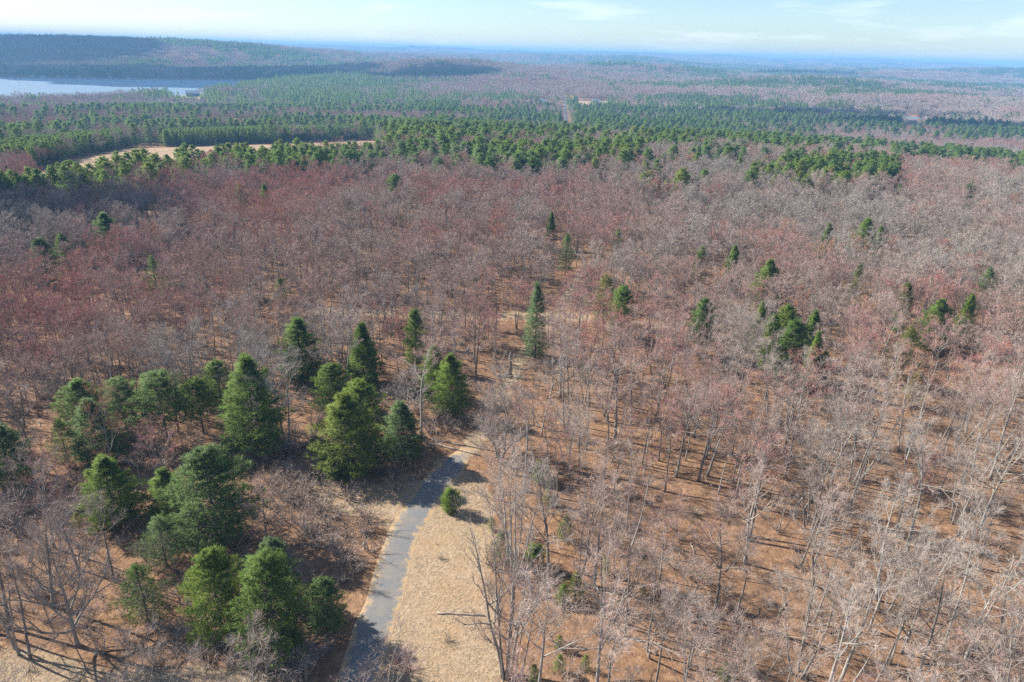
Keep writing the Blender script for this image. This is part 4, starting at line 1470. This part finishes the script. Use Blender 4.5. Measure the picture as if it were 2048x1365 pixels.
# broken snag by the track
g = Geo()
tube(g, [(0, 0, -0.3), (0.05, 0, 2.2), (-0.1, 0.05, 4.2), (0.0, 0, 5.0)], [0.42, 0.32, 0.27, 0.1], 9)
e = bpy.data.objects.new("dead_snag", None)
e.location = on_ground(1020, 752)
COL.objects.link(e)
tag(e, "thick broken dead trunk standing beside the woodland track", "snag")
put("trunk", g.mesh("snag_trunk", [M_LOG], True), e)
for d in ((0.9, 0.2, 3.9), (-0.8, 0.1, 4.5), (0.3, -0.7, 3.2)):
    g = Geo()
    tube(g, [(d[0] * 0.3, d[1] * 0.3, d[2]), (d[0], d[1], d[2] + 0.5)], [0.13, 0.05], 5)
    put("branch_stub", g.mesh("snag_stub", [M_LOG]), e)

# ------------------------------------------------------------------ far houses
def boxv(x0, x1, y0, y1, z0, z1):
    V = np.array([(x, y, z) for z in (z0, z1) for y in (y0, y1) for x in (x0, x1)], float)
    F = np.array([(0, 2, 3), (0, 3, 1), (4, 5, 7), (4, 7, 6), (0, 1, 5), (0, 5, 4), (2, 6, 7), (2, 7, 3), (0, 4, 6), (0, 6, 2), (1, 3, 7), (1, 7, 5)])
    return V, F

def house(label, loc, w, d, h, rot, wall, roof, name="house", chimney=True):
    e = bpy.data.objects.new(name, None)
    e.location = loc
    e.rotation_euler = (0, 0, rot)
    COL.objects.link(e)
    tag(e, label, "house", "houses far out in the woods")
    rh = d * 0.36
    g = Geo()
    g.add(*boxv(-w / 2, w / 2, -d / 2, d / 2, -1.5, h), 0)
    for s in (-1, 1):
        g.add([(s * w / 2, -d / 2, h), (s * w / 2, d / 2, h), (s * w / 2, 0, h + rh)], [(0, 1, 2) if s > 0 else (0, 2, 1)], 0)
    put("wall", g.mesh("house_wall", [wall]), e)
    g = Geo()
    o = 0.5
    zl = h - o * rh / (d / 2)
    V = [(sx * (w / 2 + o), y, z + t) for t in (0.02, 0.28) for sx in (-1, 1) for (y, z) in ((-d / 2 - o, zl), (0, h + rh), (d / 2 + o, zl))]
    F = [(6, 9, 10), (6, 10, 7), (7, 10, 11), (7, 11, 8), (0, 4, 3), (0, 1, 4), (1, 5, 4), (1, 2, 5), (0, 6, 7), (0, 7, 1), (1, 7, 8), (1, 8, 2),
         (3, 10, 9), (3, 4, 10), (4, 11, 10), (4, 5, 11), (0, 3, 9), (0, 9, 6), (2, 8, 11), (2, 11, 5)]
    g.add(V, F, 0)
    rf = put("roof", g.mesh("house_roof", [roof]), e)
    if chimney:
        g = Geo()
        g.add(*boxv(w * 0.2, w * 0.2 + 0.9, -0.45, 0.45, h + rh * 0.6, h + rh + 1.0), 0)
        put("chimney", g.mesh("house_chimney", [M_BROWNROOF]), rf)
    nw = max(2, int(w // 4))
    for k in range(nw):
        x = -w / 2 + (k + 0.5) * w / nw
        isdoor = k == nw // 2
        g = Geo()
        g.add(*boxv(x - 0.6, x + 0.6, -d / 2 - 0.05, -d / 2 + 0.05, 0.1 if isdoor else 1.0, 2.3), 0)
        put("door" if isdoor else "window", g.mesh("house_opening", [M_BROWNROOF if isdoor else M_GLASS]), e)
    return e
house("large blue-grey house with wide slate roof near the lake", on_ground(386, 191, 2), 24, 13, 6.0, 0.35, M_BLUE, M_SLATE)
house("white house peeping out of pines left of the far road", on_ground(1084, 205, 3), 13, 9, 6, 0.9, M_WHITE, M_METALROOF)
house("pale-roofed long house in the tan clearing right of the far road", on_ground(1191, 202, 3), 15, 8, 3.6, 0.1, M_TAN, M_SLATE)
house("white house far off on the dark hill", on_ground(888, 133, 3), 20, 12, 7, 0.1, M_WHITE, M_METALROOF)
house("pale house glimpsed between red crowns below the lone pine", on_ground(262, 485, 3), 8, 6, 3.2, 0.5, M_WHITE, M_METALROOF)
for k, (x, w) in enumerate(((22, 9), (68, 8), (88, 11), (118, 10), (135, 7), (160, 8), (190, 8), (222, 7), (258, 8))):
    b = at(x, 157 + x * 0.012, LAKE_Z)
    t = 1.0
    while float(lake_d(np.array([b[0] * t]), np.array([b[1] * t]))[0]) < 26 and t < 1.6:
        t += 0.003
    bx_, by_ = b[0] * t, b[1] * t
    house("%s cottage from left on the far lake shore" % (ORD[k]), (bx_, by_, float(terrain(bx_, by_))), w, 6, 3.2, RNG.uniform(-0.3, 0.3),
          (M_TAN, M_BLUE, M_WHITE)[k % 3], (M_BROWNROOF, M_TAN, M_SLATE)[k % 3], "lake_cottage", False)

# ------------------------------------------------------------------ clouds that shade the land (high, left of the view)
def cloud(px, py, rx, ry, alt, seed):
    g0 = on_ground(px, py, 8)
    t = alt / S_DIR.z
    c = Vector(g0) + S_DIR * t
    rg = np.random.default_rng(seed)
    nu, nv = 40, 20
    U, Vv = np.meshgrid(np.arange(nu) / nu * 6.2832, np.linspace(0.02, math.pi - 0.02, nv), indexing='ij')
    D = np.stack([np.cos(U) * np.sin(Vv), np.sin(U) * np.sin(Vv), np.cos(Vv)], -1)
    wob = 1 + 0.5 * vnoise(D[..., 0] * 2.2 + seed, D[..., 1] * 2.2 + D[..., 2], 7) + 0.35 * vnoise(D[..., 0] * 5 + seed, D[..., 1] * 5 + D[..., 2] * 2, 8)
    zz = np.where(D[..., 2] > 0, 0.25, 0.08) * min(rx, ry)
    P = D * wob[..., None] * np.stack([np.full(zz.shape, rx), np.full(zz.shape, ry), zz], -1)
    i = np.arange(nu)[:, None]
    j = np.arange(nv - 1)[None, :]
    F = np.stack([i * nv + j, i * nv + j + 1, ((i + 1) % nu) * nv + j + 1, ((i + 1) % nu) * nv + j], -1).reshape(-1, 4)
    o = put("cloud", tri_mesh("cloud", P.reshape(-1, 3), F, [M_CLOUD], None, None, True), None, c)
    return tag(o, "fair-weather cloud high overhead shading the land", "cloud", "clouds over the woods", "structure")
cloud(330, 128, 430, 380, 1300, 1)
cloud(40, 115, 380, 500, 1350, 9)
cloud(1400, 121, 380, 130, 1300, 11)  # unseen cloud added so its shadow sets the far ridges apart
cloud(1620, 146, 300, 70, 1250, 12)  # likewise added out of view, to darken a ridge against its neighbours
cloud(880, 150, 190, 150, 1200, 2)
cloud(640, 140, 240, 160, 1250, 3)
cloud(1700, 232, 210, 50, 1150, 4)
cloud(1960, 255, 180, 45, 1150, 5)
cloud(120, 425, 46, 26, 1000, 6)

# ------------------------------------------------------------------ air
V, F = boxv(-15500, 15500, -15500, 15500, -110, 104)
haze = put("haze", tri_mesh("haze", V, F, []))
hm = bpy.data.materials.new("haze_air")
hm.use_nodes = True
hn = hm.node_tree
hn.nodes.clear()
ho = hn.nodes.new("ShaderNodeOutputMaterial")
hv = hn.nodes.new("ShaderNodeVolumePrincipled")
hv.inputs["Color"].default_value = (0.30, 0.62, 1.0, 1)
hv.inputs["Density"].default_value = 1.8e-4
hv.inputs["Anisotropy"].default_value = 0.0
hn.links.new(hv.outputs[0], ho.inputs["Volume"])
haze.data.materials.append(hm)
tag(haze, "thin blue distance haze over the hills", "haze", kind="stuff")
